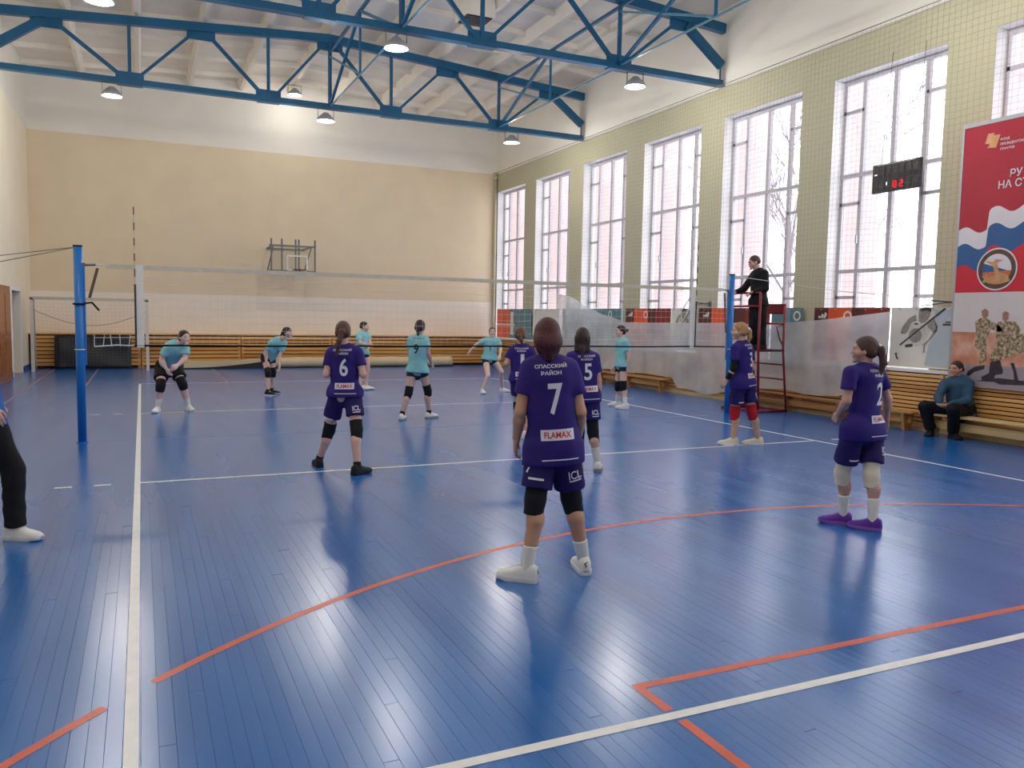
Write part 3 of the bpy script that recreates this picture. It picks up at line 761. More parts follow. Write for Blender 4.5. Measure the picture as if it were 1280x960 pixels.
seg7(ys1 - .08 - 3 * .133, 4.10, M_ledr); seg7(ys1 - .08 - 4 * .133, 4.10, M_ledr, 'abged')
seg7(ys1 - .08 - 2 * .133, 4.10, M_ledw, 'f', .055); seg7(ys1 - .08, 4.30, M_ledw, 'g', .05)
for zc in (4.455,):
    MB().box(11.826, 11.83, ys0 + .1, ys1 - .1, zc - .006, zc + .006).build('title_strip', M_galv, sb)
MB().tube([(11.865, ys1 - .15, zs1), (XW, ys1 - .15, 6.4)], .004, 5).build('hanger', M_steel, sb)
MB().tube([(11.865, ys0 + .15, zs1), (XW, ys0 + .15, 6.4)], .004, 5).build('hanger', M_steel, sb)

# ---- safety net before the windows
b = MB()
def cord(pts, r=.0016, n=3): b.tube(pts, r, n, cap=False)
ny = int((15.6 + 8) / .1)
for i in range(ny + 1):
    y = 15.6 - i * .1
    cord([(11.76 + .02 * math.sin(y * 1.3) + .012 * math.sin(z * 2 + y), y + .01 * math.sin(z * 3 + y), z) for z in (1.98, 3.2, 4.4, 5.6, 6.85)])
for k in range(50):
    z = 1.98 + k * .1
    cord([(11.76 + .02 * math.sin(y * 1.3) + .012 * math.sin(z * 2 + y), y, z + .02 * math.sin(y * 2.0 + k * .15) + .01 * math.sin(y * 5.1)) for y in np.linspace(15.6, -8, 60)])
b.tube([(11.76, 15.6, 6.87), (11.76, -8, 6.87)], .008, 6)
tag(b.build('safety_net', M_cordg), 'thin grey mesh safety net hung over the tall windows', 'net')

# ---- clear plastic film hung in front of the banners
b = MB(); NY, NZ = 150, 22
ys = np.linspace(10.1, -1.95, NY)
ytop = [10.1, 9.4, 8.6, 7.4, 6.2, 3.4, 0.5, -0.8, -1.95]; ztop = [2.45, 2.36, 2.13, 1.82, 1.63, 1.66, 1.70, 1.80, 1.92]
ybot = [10.1, 4.05, 3.8, 2.8, 1.9, 1.65, -1.0, -1.95]; zbot = [.36, .36, .12, .08, .2, .37, .38, .62]
v = []
for y in ys:
    zt = np.interp(-y, [-q for q in ytop], ztop); z0 = np.interp(-y, [-q for q in ybot], zbot) + .02 * math.sin(y * 4)
    for k in range(NZ):
        s = k / (NZ - 1); z = z0 + (zt - z0) * s
        x = 11.50 + .035 * math.sin(y * 2.7 + z * .8) + .022 * math.sin(y * 6.1 - z * 1.7) + .012 * math.sin(y * 14 + 2 * math.sin(z * 3)) + .01 * math.sin(z * 9 + y * 3) - .05 * (1 - s) ** 2 * math.sin(y * 1.1) + (.16 * s if False else .1 * s)
        v.append((x, y, z))
f = [(i * NZ + k, (i + 1) * NZ + k, (i + 1) * NZ + k + 1, i * NZ + k + 1) for i in range(NY - 1) for k in range(NZ - 1)]
b.add(v, f)
o = b.build('plastic_film', mat_film('clear_polythene'), None, True)
tag(o, 'long translucent plastic film hung over the wall banners and benches', 'plastic sheet')

# wall brackets beside the windows
def wall_bracket(y, z, L, label):
    t = empty('wall_bracket', (XW, y, z), label, 'bracket', 'small wall brackets')
    MB().tube([(XW, y, z), (XW - L, y + .25, z + .03)], .013, 8).build('arm', M_steel, t)
    MB().tube([(XW - .02, y - .02, z + .03), (XW - L * .5, y + .55, z - .05)], .01, 8).build('strut', M_steel, t)
    MB().box(XW - .02, XW, y - .05, y + .05, z - .06, z + .06).build('plate', M_steel, t)
wall_bracket(-2.92, 2.07, .35, 'thin steel wall bracket above the ball player poster')
wall_bracket(3.35, 2.1, .3, 'thin steel wall bracket on the pier behind the net side band')

# ================================================================== BACK WALL AND FAR FLOOR
# basketball hoop
hb = empty('basketball_hoop', (4.5, 14.3, 2.95), 'clear basketball backboard on grey steel frame high on the back wall', 'basketball hoop')
M_acr = mat_glass('acrylic_sheet', (.93, .94, .94), .12)
hx0, hx1, hz0, hz1 = 3.72, 5.16, 2.98, 3.86
hy = 14.3
MB().box(hx0 + .02, hx1 - .02, hy, hy + .012, hz0 + .02, hz1 - .02).build('backboard', M_acr, hb)
MB().bar((hx0, hy, hz0), (hx1, hy, hz0), .03, .06).build('backboard_edge', M_vwhite, hb)
q = MB(); tx0, tx1, tz0, tz1 = 4.26, 4.86, 3.06, 3.5
for a, c in (((tx0, tz0), (tx1, tz0)), ((tx0, tz1), (tx1, tz1)), ((tx0, tz0), (tx0, tz1)), ((tx1, tz0), (tx1, tz1))):
    q.bar((a[0], hy - .008, a[1]), (c[0], hy - .008, c[1]), .012, .045, (0, 0, 1) if a[1] == c[1] else (1, 0, 0))
q.build('target_rectangle', M_vwhite, hb)
M_hst = mat('slate_steel_paint', (84, 96, 112), .45, .5, .1, 8)
for xx in (3.78, 4.10, 4.52, 4.62, 5.12):
    MB().bar((xx, hy + .06, hz0 - .02), (xx, hy + .06, hz1 + .16), .045, .045).build('upright', M_hst, hb)
for zz in (hz0 + .05, hz1 - .05):
    MB().bar((hx0, hy + .1, zz), (hx1, hy + .1, zz), .05, .05).build('crossbar', M_hst, hb)
    for xx in (3.85, 5.02): MB().bar((xx, hy + .1, zz), (xx, YB, zz), .045, .045).build('wall_arm', M_hst, hb)
    MB().bar((3.85, YB - .04, zz), (5.02, YB - .04, zz), .05, .05).build('wall_rail', M_hst, hb)
for xx in (3.85, 5.02):
    MB().bar((xx, hy + .1, hz1 - .05), (xx, YB - .03, hz0 + .05), .03, .03).build('diagonal_stay', M_hst, hb)
M_hoop = mat('rust_red_rim', (116, 42, 34), .4, .5, .1, 8)
MB().tube([(4.57 + .225 * math.cos(a), hy - .38 + .225 * math.sin(a), 3.05) for a in np.linspace(0, 2 * math.pi, 25)[:-1]], .012, 8, closed=True).build('rim', M_hoop, hb, True)
MB().bar((4.49, hy - .01, 3.03), (4.49, hy - .18, 3.05), .03).bar((4.65, hy - .01, 3.03), (4.65, hy - .18, 3.05), .03).box(4.46, 4.68, hy - .03, hy - .01, 2.96, 3.1).build('rim_mount', M_hoop, hb)
q = MB()
for k in range(12):
    a0 = 2 * math.pi * k / 12
    for sg in (-1, 1):
        q.tube([(4.57 + rr * math.cos(a0 + sg * tt), hy - .38 + rr * math.sin(a0 + sg * tt), zz) for rr, tt, zz in ((.225, 0, 3.04), (.18, .26, 2.92), (.15, .52, 2.80), (.13, .78, 2.68))], .004, 4, cap=False)
q.build('rim_net', M_cordw, hb)

# handball goal
gl = empty('handball_goal', (-1.2, 13.6, 0), 'white handball goal with sagging net against the back wall', 'goal')
gx0, gx1, gy, gh = -2.62, .23, 13.62, 2.0
M_goal = mat('white_goal_paint', (216, 208, 194), .4, .4, .05, 6)
for xx in (gx0, gx1): MB().box(xx - .04, xx + .04, gy - .04, gy + .04, 0, gh).build('goal_post', M_goal, gl)
MB().box(gx0 - .04, gx1 + .04, gy - .04, gy + .04, gh - .04, gh + .04).build('crossbar', mat('pale_grey_goal_paint', (196, 186, 168), .5), gl)
for xx in (gx0, gx1):
    MB().tube([(xx, gy, gh - .02), (xx, gy + .55, gh - .05), (xx, gy + .75, .03), (xx, gy, .03)], .016, 6).build('side_frame', M_galv, gl)
q = MB()
for i in range(29):
    x = gx0 + (gx1 - gx0) * i / 28
    q.tube([(x, gy + .02, gh - .04), (x, gy + .35, gh - .30 - .1 * math.sin(math.pi * i / 28)), (x, gy + .55, 1.2 - .12 * math.sin(math.pi * i / 28)), (x, gy + .68, .5), (x, gy + .74, .03)], .001, 3, cap=False)
for k in range(22):
    s = k / 21
    pts = []
    for i in range(13):
        tt = i / 12; sag = math.sin(math.pi * tt)
        z = gh - .04 - s * 1.93 - .12 * sag * math.sin(math.pi * s)
        pts.append((gx0 + (gx1 - gx0) * tt, gy + .02 + .72 * min(1, s * 1.6) ** .8, max(.03, z)))
    q.tube(pts, .001, 3, cap=False)
q.tube([(gx0 + (gx1 - gx0) * tt, gy + .4, 1.68 - .42 * math.sin(math.pi * tt)) for tt in np.linspace(0, 1, 15)], .008, 5)
q.build('goal_net', M_cordg, gl)

# black gym mats leaning on the guard
gm = empty('gym_mat', (-1.2, 14.55, 0), 'black vinyl gym mat leaning upright behind the goal net', 'gym mat')
bm = bmesh.new(); bmesh.ops.create_cube(bm, size=1)
for v in bm.verts: v.co = Vector((v.co.x * 1.98, v.co.y * .12, v.co.z * .96))
bmesh.ops.bevel(bm, geom=list(bm.edges), offset=.025, segments=3, affect='EDGES')
bmesh.ops.subdivide_edges(bm, edges=[e for e in bm.edges if e.calc_length() > .3], cuts=14, use_grid_fill=True)
for v in bm.verts:
    if v.co.y < 0: v.co.y += .012 * math.sin(v.co.x * 3 + v.co.z * 7) + .008 * math.sin(v.co.x * 9 - v.co.z * 4)
me = bpy.data.meshes.new('mat_body'); bm.to_mesh(me); bm.free(); me.materials.append(M_blackrub)
me.polygons.foreach_set('use_smooth', [True] * len(me.polygons))
o = put('mat_body', me, gm); o.location = (-1.2 + 1.2, .0, .49); o.matrix_parent_inverse = Matrix(); o.rotation_euler = (-.10, 0, 0); o.location = (0, .12, .485)
for xx in (-.5, .5):
    h = MB().tube([(xx - .08, -.07, .3), (xx - .07, -.1, .29), (xx + .07, -.1, .29), (xx + .08, -.07, .3)], .01, 6).build('handle', M_cordk, None)
    h.parent = gm; h.location = (0, .09, .485)

# rolled mats on the floor along the back wall
def rolled(x0, x1, y, r, label, endmat):
    t = empty('rolled_mat', ((x0 + x1) / 2, y, 0), label, 'rolled mat', 'rolled mats by the back wall')
    n = 24; q = MB()
    q.tube([(x0 + (x1 - x0) * k / 24, y, r + .004 * math.sin(k * 1.7)) for k in range(25)], [r * (1 + .012 * math.sin(k * 2.1)) for k in range(25)], n)
    q.build('mat_roll', mat('cream_mat_vinyl', (206, 186, 150), .45, .4, .06, 3), t, True)
    for xx, sg in ((x0, -1), (x1, 1)):
        sp = [(xx + sg * .004, y + rr * math.cos(a), r + rr * math.sin(a)) for a, rr in ((i * .5, r * (.12 + .84 * i / 40)) for i in range(41))]
        MB().tube(sp, .007, 4).build('spiral_edge', endmat, t)
    MB().box(x0, x1, y - r * 1.05, y - r * .4, .002, .02).build('underlay_edge', M_blackrub, t)
rolled(3.52, 9.75, 14.35, .165, 'long cream rolled mat lying on the floor under the hoop', M_blackrub)
t = empty('folded_mat', (2.3, 14.3, 0), 'low cream folded mat with dark underside by the back wall', 'folded mat')
q = MB(); n = 14; v = []
for i in range(n):
    s = i / (n - 1); x = 1.2 + 2.2 * s; z = .04 + .17 * s ** 2
    v += [(x, 14.0, z), (x, 14.6, z), (x, 14.6, z + .20 - .12 * s), (x, 14.0, z + .20 - .12 * s)]
f = [(i * 4 + k, i * 4 + (k + 1) % 4, (i + 1) * 4 + (k + 1) % 4, (i + 1) * 4 + k) for i in range(n - 1) for k in range(4)] + [(0, 3, 2, 1), tuple((n - 1) * 4 + k for k in range(4))]
q.add(v, f).build('mat_pad', MATS['cream_mat_vinyl'], t)
q = MB(); v = []
for i in range(n):
    s = i / (n - 1); x = 1.2 + 2.25 * s; z = .04 + .17 * s ** 2
    v += [(x, 13.99, 0.0), (x, 14.6, 0.0), (x, 14.6, z), (x, 13.99, z)]
q.add(v, f).build('mat_base', M_blackrub, t)

# ================================================================== VOLLEYBALL NET, POSTS, ANTENNAS
NY0 = 0.0
vn = empty('volleyball_net', (4.5, NY0, 1.24), 'white meshed volleyball net stretched across the court between blue posts', 'volleyball net')
nx0, nx1, nzb, nzt = -.47, 9.72, 1.255, 2.255
q = MB()
nn = int((nx1 - nx0) / .1)
for i in range(nn + 1):
    x = nx0 + (nx1 - nx0) * i / nn
    if x > -.02 : q.tube([(x, NY0, nzb), (x, NY0, nzt)], .0014, 3, cap=False)
    else: q.tube([(x, NY0, nzb - .02), (x + .02 * math.sin(i * 2.), NY0, nzb + .14)], .005, 5, cap=False)
for k in range(1, 10):
    z = nzb + .1 * k
    x0 = .05 if k > 1 else nx0
    q.tube([(x, NY0, z + .006 * math.sin(x * 7 + k)) for x in np.linspace(x0, nx1, 40)], (.0021 if k > 1 else .004), 3, cap=False)
q.build('netting', M_cordw, vn)
MB().box(nx0 + .15, nx1 - .1, NY0 - .006, NY0 + .006, nzt - .012, nzt + .045).build('top_band', mat('canvas_tape', (198, 192, 176), .7, .2, .08, 9), vn)
MB().tube([(x, NY0, nzb - .008 + .004 * math.sin(x * 3)) for x in np.linspace(.0, nx1, 40)], .014, 6).build('bottom_tape', M_cordk, vn)
q = MB().tube([(nx0, NY0, nzb - .02), (-.2, NY0, nzb + .0), (0.0, NY0, nzb - .01)], .01, 6); q.build('bottom_rope', M_cordw, vn)
for xx in (.07, 8.975):
    MB().box(xx - .04, xx + .05, NY0 - .012, NY0 + .012, nzb - .03, nzt + .05).build('side_band', mat('white_side_tape', (224, 222, 216), .6, .3, .04, 9), vn)
for (xx, lb) in ((.02, 'near the goal'), (9.04, 'near the referee stand')):
    a = empty('net_antenna', (xx, NY0 - .02, 1.25), 'thin red and white striped net antenna on the side band %s' % lb, 'antenna', 'net antennas')
    for k in range(18):
        m = MATS.get('antenna_red') or mat('antenna_red', (128, 84, 70), .5)
        dark = k < 8
        MB().tube([(xx, NY0 - .02, 1.25 + k * .1), (xx, NY0 - .02, 1.25 + (k + 1) * .1)], .009 if not dark else .012, 7).build('stripe', (mat('antenna_sleeve', (52, 50, 52), .6) if dark else (m if k % 2 else mat('antenna_white', (206, 196, 178), .5))), a)
# posts
def net_post(x, y, zt, label, side):
    t = empty('net_post', (x, y, 0), label, 'net post', 'volleyball net posts')
    MB().tube([(x, y, .0), (x, y, zt)], .052, 18).build('pole', M_bluepost, t, True)
    MB().tube([(x, y, 0), (x, y, .012)], .07, 18).build('floor_collar', M_bluepost, t)
    MB().box(x + side * .045, x + side * .075, y - .02, y + .02, 1.0, 2.3).build('track', M_bluepost, t)
    MB().tube([(x, y, zt), (x, y, zt + .02)], .055, 18).build('cap', M_cordk, t)
    MB().tube([(x + side * .06, y, nzt + .02), (x + side * .2, y, nzt + .03)], .016, 8).build('clamp', M_steel, t)
    MB().tube([(x + side * .06, y - .03, nzt + .02), (x + side * .06, y + .03, nzt + .02)], .03, 10).build('pulley', M_steel, t)
    MB().tube([(x + .06 * math.cos(a), y + .06 * math.sin(a), 1.2) for a in np.linspace(0, 2 * math.pi, 17)[:-1]], .008, 5, closed=True).build('rope_loop', M_cordw, t)
    return t
LPX, LPY, RPX, RPY = -.63, -.06, 9.93, .12
lp = net_post(LPX, LPY, 2.5, 'blue steel net post standing in front of the white goal', 1)
rp = net_post(RPX, RPY, 2.55, 'blue steel net post standing beside the red referee stand', -1)
q = MB().tube([(LPX + .062 * math.cos(a), LPY + .062 * math.sin(a), 1.78) for a in np.linspace(0, 2 * math.pi, 17)[:-1]], .014, 6, closed=True)
q.tube([(LPX + .06, LPY - .03, 1.79), (LPX + .15, LPY - .04, 1.80), (LPX + .23, LPY - .03, 1.70)], .014, 6).build('strap', M_cordk, lp)
tag(MB().bar((LPX + .12, LPY, 1.86), (LPX + .22, LPY, 2.24), .035, .008, (0, 1, 0)).build('net_strap', mat('brown_webbing', (96, 78, 66), .7)), 'brown webbing strap hanging from net corner at the post by the goal', 'strap', 'net straps')
tag(MB().bar((RPX - .1, RPY, 1.5), (RPX - .16, RPY, 2.22), .035, .008, (0, 1, 0)).build('net_strap', MATS['brown_webbing']), 'brown webbing strap hanging from net corner at the post by the referee', 'strap', 'net straps')
tag(MB().tube([(LPX + .06, LPY, nzt + .03), (nx0 + .2, NY0, nzt + .03)], .008, 5).build('net_cable', M_cordw), 'white headline cord from net top to post by the goal', 'cord', 'net headline cords')
tag(MB().tube([(RPX - .06, RPY, nzt + .03), (nx1 - .15, NY0, nzt + .03)], .008, 5).build('net_cable', M_cordw), 'white headline cord from net top to post by the referee', 'cord', 'net headline cords')
for k, (x, y) in enumerate(((0, 335), (0, 317))):
    e = PX(x, y, XL + .02) if False else None
p0 = Vector((LPX, LPY, 2.5)); 
wl = [Vector((XL + .01, .9, 2.05)), Vector((XL + .01, 4.2, 2.5))]
for k, e in enumerate(wl):
    tag(MB().tube([p0, p0.lerp(e, .5) - Vector((0, 0, .03)), e], .006, 5).build('guy_wire', M_cordg), 'thin guy wire from the post by the goal to the left wall, %s one' % ('lower' if k == 0 else 'upper'), 'wire', 'post guy wires')
p0 = Vector((RPX, RPY, 2.54)); e = Vector((11.97, -2.9, 2.1))
tag(MB().tube([p0, p0.lerp(e, .5) - Vector((0, 0, .06)), e], .006, 5).build('guy_wire', M_cordw), 'thin guy wire from the post by the referee to the window wall', 'wire', 'post guy wires')

# ================================================================== REFEREE STAND
sx, sy = 10.55, .45
rs = empty('referee_stand', (sx + .3, sy, 0), 'tall red tubular referee stand with ladder, rail and seat', 'referee stand')
PZ = 1.17
def rt(name, *pls, r=.02):
    q = MB()
    for pts in pls: q.tube(pts, r, 8)
    return q.build(name, M_red, rs, True)
yn, yf = sy - .4, sy + .4
for yy in (yn, yf):
    rt('front_post', [(sx + .05, yy, 0.02), (sx, yy, PZ), (sx, yy, 2.25)], r=.024)
    rt('ladder_stile', [(sx + .68, yy + (-.06 if yy < sy else .06), 0.02), (sx + .6, yy, PZ), (sx + .6, yy, 2.02)], r=.022)
    rt('base_skid', [(sx - .15, yy, .03), (sx + .71, yy + (-.06 if yy < sy else .06), .03)], r=.026)
    rt('side_rail', [(sx, yy, PZ), (sx + .6, yy, PZ)])
    rt('arm_stay', [(sx + .6, yy, 1.66), (sx + .42, yy, 1.62), (sx + .5, yy, 1.4), (sx + .6, yy, 1.25)], r=.014)
rt('top_rail', [(sx, yn, 2.25), (sx, yf, 2.25)]); rt('mid_rail', [(sx, yn, 2.0), (sx, yf, 2.0)])
rt('base_tie', [(sx, yn, .03), (sx, yf, .03)]); rt('base_tie', [(sx + .68, yn, .03), (sx + .68, yf, .03)])
for z in (.32, .62, .9):
    xx = sx + .6 + .08 * (PZ - z) / PZ
    rt('rung', [(xx, yn - .03, z), (xx, yf + .03, z)], r=.016)
MB().box(sx - .02, sx + .62, yn - .02, yf + .02, PZ - .01, PZ + .02).build('platform', mat('dark_platform', (86, 34, 38), .6, .3, .15, 8), rs)
MB().cbox(sx + .33, sx + .64, yn + .02, yf - .02, 1.66, 1.70, .012).build('seat', M_red, rs)
MB().cbox(sx + .585, sx + .635, yn - .01, yf + .01, 1.86, 2.06, .02).build('backrest', mat('red_padded_vinyl', (136, 28, 40), .5, .4, .08, 8), rs)

# ================================================================== PEOPLE
def vnorm(v): return v / (np.linalg.norm(v) + 1e-9)
def cap_d(P, a, b, r1, r2, fr=None, q=1.0):
    d = P - a; ba = b - a
    if fr is not None and q != 1.0:
        k = 1 / q - 1
        d = d + np.multiply.outer(d @ fr, fr) * k; ba = ba + fr * ((ba @ fr) * k)
    t = np.clip((d @ ba) / (ba @ ba + 1e-12), 0, 1)
    return np.sqrt(((d - t[..., None] * ba) ** 2).sum(-1)) - (r1 + (r2 - r1) * t)
def ell_d(P, c, A, rad):
    q = (P - c) @ A.T
    k0 = np.sqrt(((q / rad) ** 2).sum(-1)); k1 = np.sqrt(((q / (rad * rad)) ** 2).sum(-1)) + 1e-9
    return k0 * (k0 - 1) / k1
class Prim:
    def __init__(s, kind, k=.02, clips=(), **kw): s.kind = kind; s.k = k; s.clips = clips; s.__dict__.update(kw)
    def d(s, P):
        if s.kind == 'cap': r = cap_d(P, s.a, s.b, s.r1, s.r2, s.fr, s.q)
        else: r = ell_d(P, s.c, s.A, s.rad)
        for p, n in s.clips: r = np.maximum(r, (P - p) @ n)
        return r
    def bb(s):
        if s.kind == 'cap':
            R = max(s.r1, s.r2) * max(1, 1)
            return np.minimum(s.a, s.b) - R, np.maximum(s.a, s.b) + R
        R = max(s.rad); return s.c - R, s.c + R
def C(a, b, r1, r2=None, k=.02, fr=None, q=1.0, clips=()):
    return Prim('cap', k, clips, a=np.asarray(a, float), b=np.asarray(b, float), r1=r1, r2=r1 if r2 is None else r2, fr=fr, q=q)
def El(c, A, rad, k=.015, clips=()):
    return Prim('ell', k, clips, c=np.asarray(c, float), A=A, rad=np.asarray(rad, float))
def smin(a, b, k):
    h = np.maximum(k - np.abs(a - b), 0) / k
    return np.minimum(a, b) - h * h * k * .25
def sd_points(prims, P, clips=(), folds=0.0):
    D = np.full(P.shape[:-1], 9.0)
    for p in prims: D = smin(D, p.d(P), p.k)
    if folds: D = D + fold(P, folds)
    for p, n in clips: D = np.maximum(D, (P - p) @ n)
    return D
def fold(P, a):
    x, y, z = P[..., 0], P[..., 1], P[..., 2]
    return a * (np.sin(23 * x + 9 * z + 3 * np.sin(7 * y)) * np.sin(11 * z + 5 * x + 2 * np.sin(13 * x)) + .6 * np.sin(37 * z + 21 * y + 4 * np.sin(9 * x + 5 * z)))
def sd_mesh(prims, h, clips=(), folds=0.0):
    lo = np.min([p.bb()[0] for p in prims], 0) - 3 * h - .01; hi = np.max([p.bb()[1] for p in prims], 0) + 3 * h + .01
    n = np.ceil((hi - lo) / h).astype(int) + 1
    ax = [lo[i] + h * np.arange(n[i]) for i in range(3)]
    D = np.full(n, 1.0, dtype=np.float64)
    for p in prims:
        m = p.k + 2.5 * h + .012
        a, b = p.bb(); i0 = np.maximum(0, np.floor((a - m - lo) / h).astype(int)); i1 = np.minimum(n, np.ceil((b + m - lo) / h).astype(int) + 1)
        sl = tuple(slice(i0[i], i1[i]) for i in range(3))
        P = np.stack(np.meshgrid(*[ax[i][sl[i]] for i in range(3)], indexing='ij'), -1)
        D[sl] = smin(D[sl], p.d(P), p.k)
    if folds or clips:
        P = np.stack(np.meshgrid(*ax, indexing='ij'), -1)
        if folds: D = D + fold(P, folds)
        for p, nn in clips: D = np.maximum(D, (P - p) @ nn)
    ins = D < 0
    nc = n - 1
    cnt = np.zeros(nc); acc = np.zeros((*nc, 3))
    corners = [(i, j, k) for i in (0, 1) for j in (0, 1) for k in (0, 1)]
    sub = lambda A, c: A[c[0]:c[0] + nc[0], c[1]:c[1] + nc[1], c[2]:c[2] + nc[2]]
    for c in corners:
        for d in range(3):
            if c[d] == 1: continue
            c2_ = list(c); c2_[d] = 1
            A = sub(D, c); B = sub(D, c2_); x = (A < 0) != (B < 0)
            if not x.any(): continue
            t = np.where(x, A / np.where(x, A - B, 1), 0)
            cnt += x
            for e in range(3):
                acc[..., e] += np.where(x, c[e] + (t if e == d else 0), 0)
    act = cnt > 0; idx = np.full(nc, -1); idx[act] = np.arange(act.sum())
    V = (acc[act] / cnt[act][:, None] + np.argwhere(act)) * h + lo
    F = []
    for d in range(3):
        e1, e2 = (d + 1) % 3, (d + 2) % 3
        s0 = [slice(None)] * 3; s1 = [slice(None)] * 3
        s0[d] = slice(0, n[d] - 1); s1[d] = slice(1, n[d])
        for e in (e1, e2): s0[e] = slice(1, n[e] - 1); s1[e] = slice(1, n[e] - 1)
        A = ins[tuple(s0)]; B = ins[tuple(s1)]
        X = np.argwhere(A != B)
        if not len(X): continue
        flip = A[A != B]
        base = X.copy(); base[:, e1] += 1; base[:, e2] += 1
        def g(o1, o2):
            q = base.copy(); q[:, e1] += o1; q[:, e2] += o2; return idx[q[:, 0], q[:, 1], q[:, 2]]
        q = np.stack([g(-1, -1), g(0, -1), g(0, 0), g(-1, 0)], 1)
        q[~flip] = q[~flip][:, ::-1]
        F.append(q)
    return V, np.concatenate(F) if F else np.zeros((0, 4), int)
def np_mesh(name, V, F, mats, mi=None, smooth=True):
    me = bpy.data.meshes.new(name)
    me.vertices.add(len(V)); me.vertices.foreach_set('co', np.asarray(V, np.float32).ravel())
    me.loops.add(len(F) * 4); me.loops.foreach_set('vertex_index', np.asarray(F, np.int32).ravel())
    me.polygons.add(len(F)); me.polygons.foreach_set('loop_start', np.arange(0, 4 * len(F), 4, dtype=np.int32))
    me.update(calc_edges=True)
    for m in (mats if isinstance(mats, (list, tuple)) else [mats]): me.materials.append(m)
    if mi is not None: me.polygons.foreach_set('material_index', np.asarray(mi, np.int32))
    me.polygons.foreach_set('use_smooth', np.ones(len(F), bool) if smooth else np.zeros(len(F), bool))
    me.validate(); return me

# ---- hands: built once per curl, then placed
def hand_mesh(curl, h=.0042):
    P = []
    xs = [.031, .0105, -.0105, -.029]; Ls = [.070, .078, .072, .056]; bz = [.088, .092, .089, .080]
    for x, b in zip(xs, bz): P.append(C((x * .6, 0, .005), (x, 0, b), .0135, .0115, k=.018))
    for j, (x, L, b) in enumerate(zip(xs, Ls, bz)):
        p = np.array([x, 0, b]); ang = math.radians(curl * .5 + j * 3)
        for frac, r1, r2 in ((.45, .0098, .0088), (.30, .0088, .008), (.25, .008, .0068)):
            q = p + L * frac * np.array([x * .15, math.sin(ang), math.cos(ang)])
            P.append(C(p, q, r1, r2, k=.003)); p = q; ang += math.radians(curl)
    p = np.array([.022, .004, .022])
    for q, r1, r2 in (((.047, .016, .052), .0145, .011), ((.055, .026, .080), .011, .0095), ((.050, .034, .102), .0095, .0075)):
        P.append(C(p, np.array(q), r1, r2, k=.006)); p = np.array(q)
    P.append(C((0, 0, -.03), (0, 0, .01), .024, .024, k=.015, fr=np.array([0, 1., 0]), q=.75))
    return sd_mesh(P, h)
HANDS = {c: hand_mesh(c) for c in (24, 55)}

# ---- shoes
def shoe_parts(upper, sole, lace):
    key = 'shoe_' + upper.name
    prof = [(-.074, .018, .070), (-.066, .034, .098), (-.034, .042, .116), (.005, .043, .114), (.045, .043, .096), (.085, .047, .078), (.125, .051, .068), (.160, .048, .060), (.184, .035, .050), (.196, .014, .036)]
    n = 14; v = []
    for y, w, hh in prof:
        for k in range(n):
            a = math.pi * k / (n - 1)
            ca, sa = math.cos(a), math.sin(a)
            v.append((w * math.copysign(abs(ca) ** .75, ca), y, .02 + (hh - .02) * abs(sa) ** .7))
    f = [(i * n + k, i * n + k + 1, (i + 1) * n + k + 1, (i + 1) * n + k) for i in range(len(prof) - 1) for k in range(n - 1)] + [tuple(range(n))[::-1], tuple((len(prof) - 1) * n + k for k in range(n))]
    b = MB().add(v, f); up = b.mesh(key, upper); up.polygons.foreach_set('use_smooth', [True] * len(up.polygons))
    pts = [(w + .004, y) for y, w, _ in prof] + [(-w - .004, y) for y, w, _ in prof[::-1]]
    m = len(pts); v = [(x, y, z) for z in (0.0, .012, .032) for x, y in pts]
    v = [(x * (.94 if z == 0 else 1), y * (.97 if z == 0 else 1), z + (.008 if y > .15 and z < .02 else 0)) for x, y, z in v]
    f = [(i * m + k, i * m + (k + 1) % m, (i + 1) * m + (k + 1) % m, (i + 1) * m + k) for i in range(2) for k in range(m)] + [tuple(range(m)), tuple(range(2 * m, 3 * m))[::-1]]
    so = MB().add(v, f).mesh(key + '_sole', sole)
    lb = MB()
    for i, y in enumerate((.035, .052, .069, .086)):
        z = .104 - i * .011
        lb.tube([(-.022, y, z - .008), (0, y + .003, z + .002), (.022, y, z - .008)], .004, 5)
    la = lb.mesh(key + '_lace', lace)
    return up, so, la
SHOES = {}
def get_shoe(u, s, l):
    k = (u.name, s.name, l.name)
    if k not in SHOES: SHOES[k] = shoe_parts(u, s, l)
    return SHOES[k]

def cloth(name, rgb, **kw): return mat(name, rgb, kw.get('rough', .75), .25, kw.get('var', .10), 9, .25, 160)
C_purple = cloth('purple_jersey_cloth', (48, 33, 112)); C_purple2 = cloth('deep_purple_shorts_cloth', (38, 27, 90))
C_aqua = cloth('turquoise_jersey_cloth', (138, 200, 204)); C_black = cloth('black_cloth', (24, 24, 28), var=.15)
C_maroon = cloth('dark_maroon_cloth', (58, 26, 30)); C_navy = cloth('dark_teal_shorts_cloth', (22, 52, 64))
C_white = cloth('white_knit', (224, 222, 214)); C_cream = cloth('cream_knit', (222, 212, 188)); C_redk = cloth('red_knit', (176, 30, 44))
C_jacket = cloth('slate_blue_padded_cloth', (52, 84, 110)); C_trk = cloth('black_trouser_cloth', (20, 20, 24), var=.15); C_sweat = cloth('black_sweatshirt_cloth', (22, 20, 24), var=.15)
C_bluetop = cloth('blue_top_cloth', (36, 96, 180)); C_pattern = cloth('brown_leopard_cloth', (120, 84, 60), var=.5)
S_white = mat('white_shoe_leather', (226, 226, 222), .45, .4, .04, 12); S_black = mat('black_shoe_mesh', (26, 26, 30), .6, .3, .1, 20); S_purple = mat('purple_shoe_mesh', (92, 44, 150), .55, .3, .15, 20)
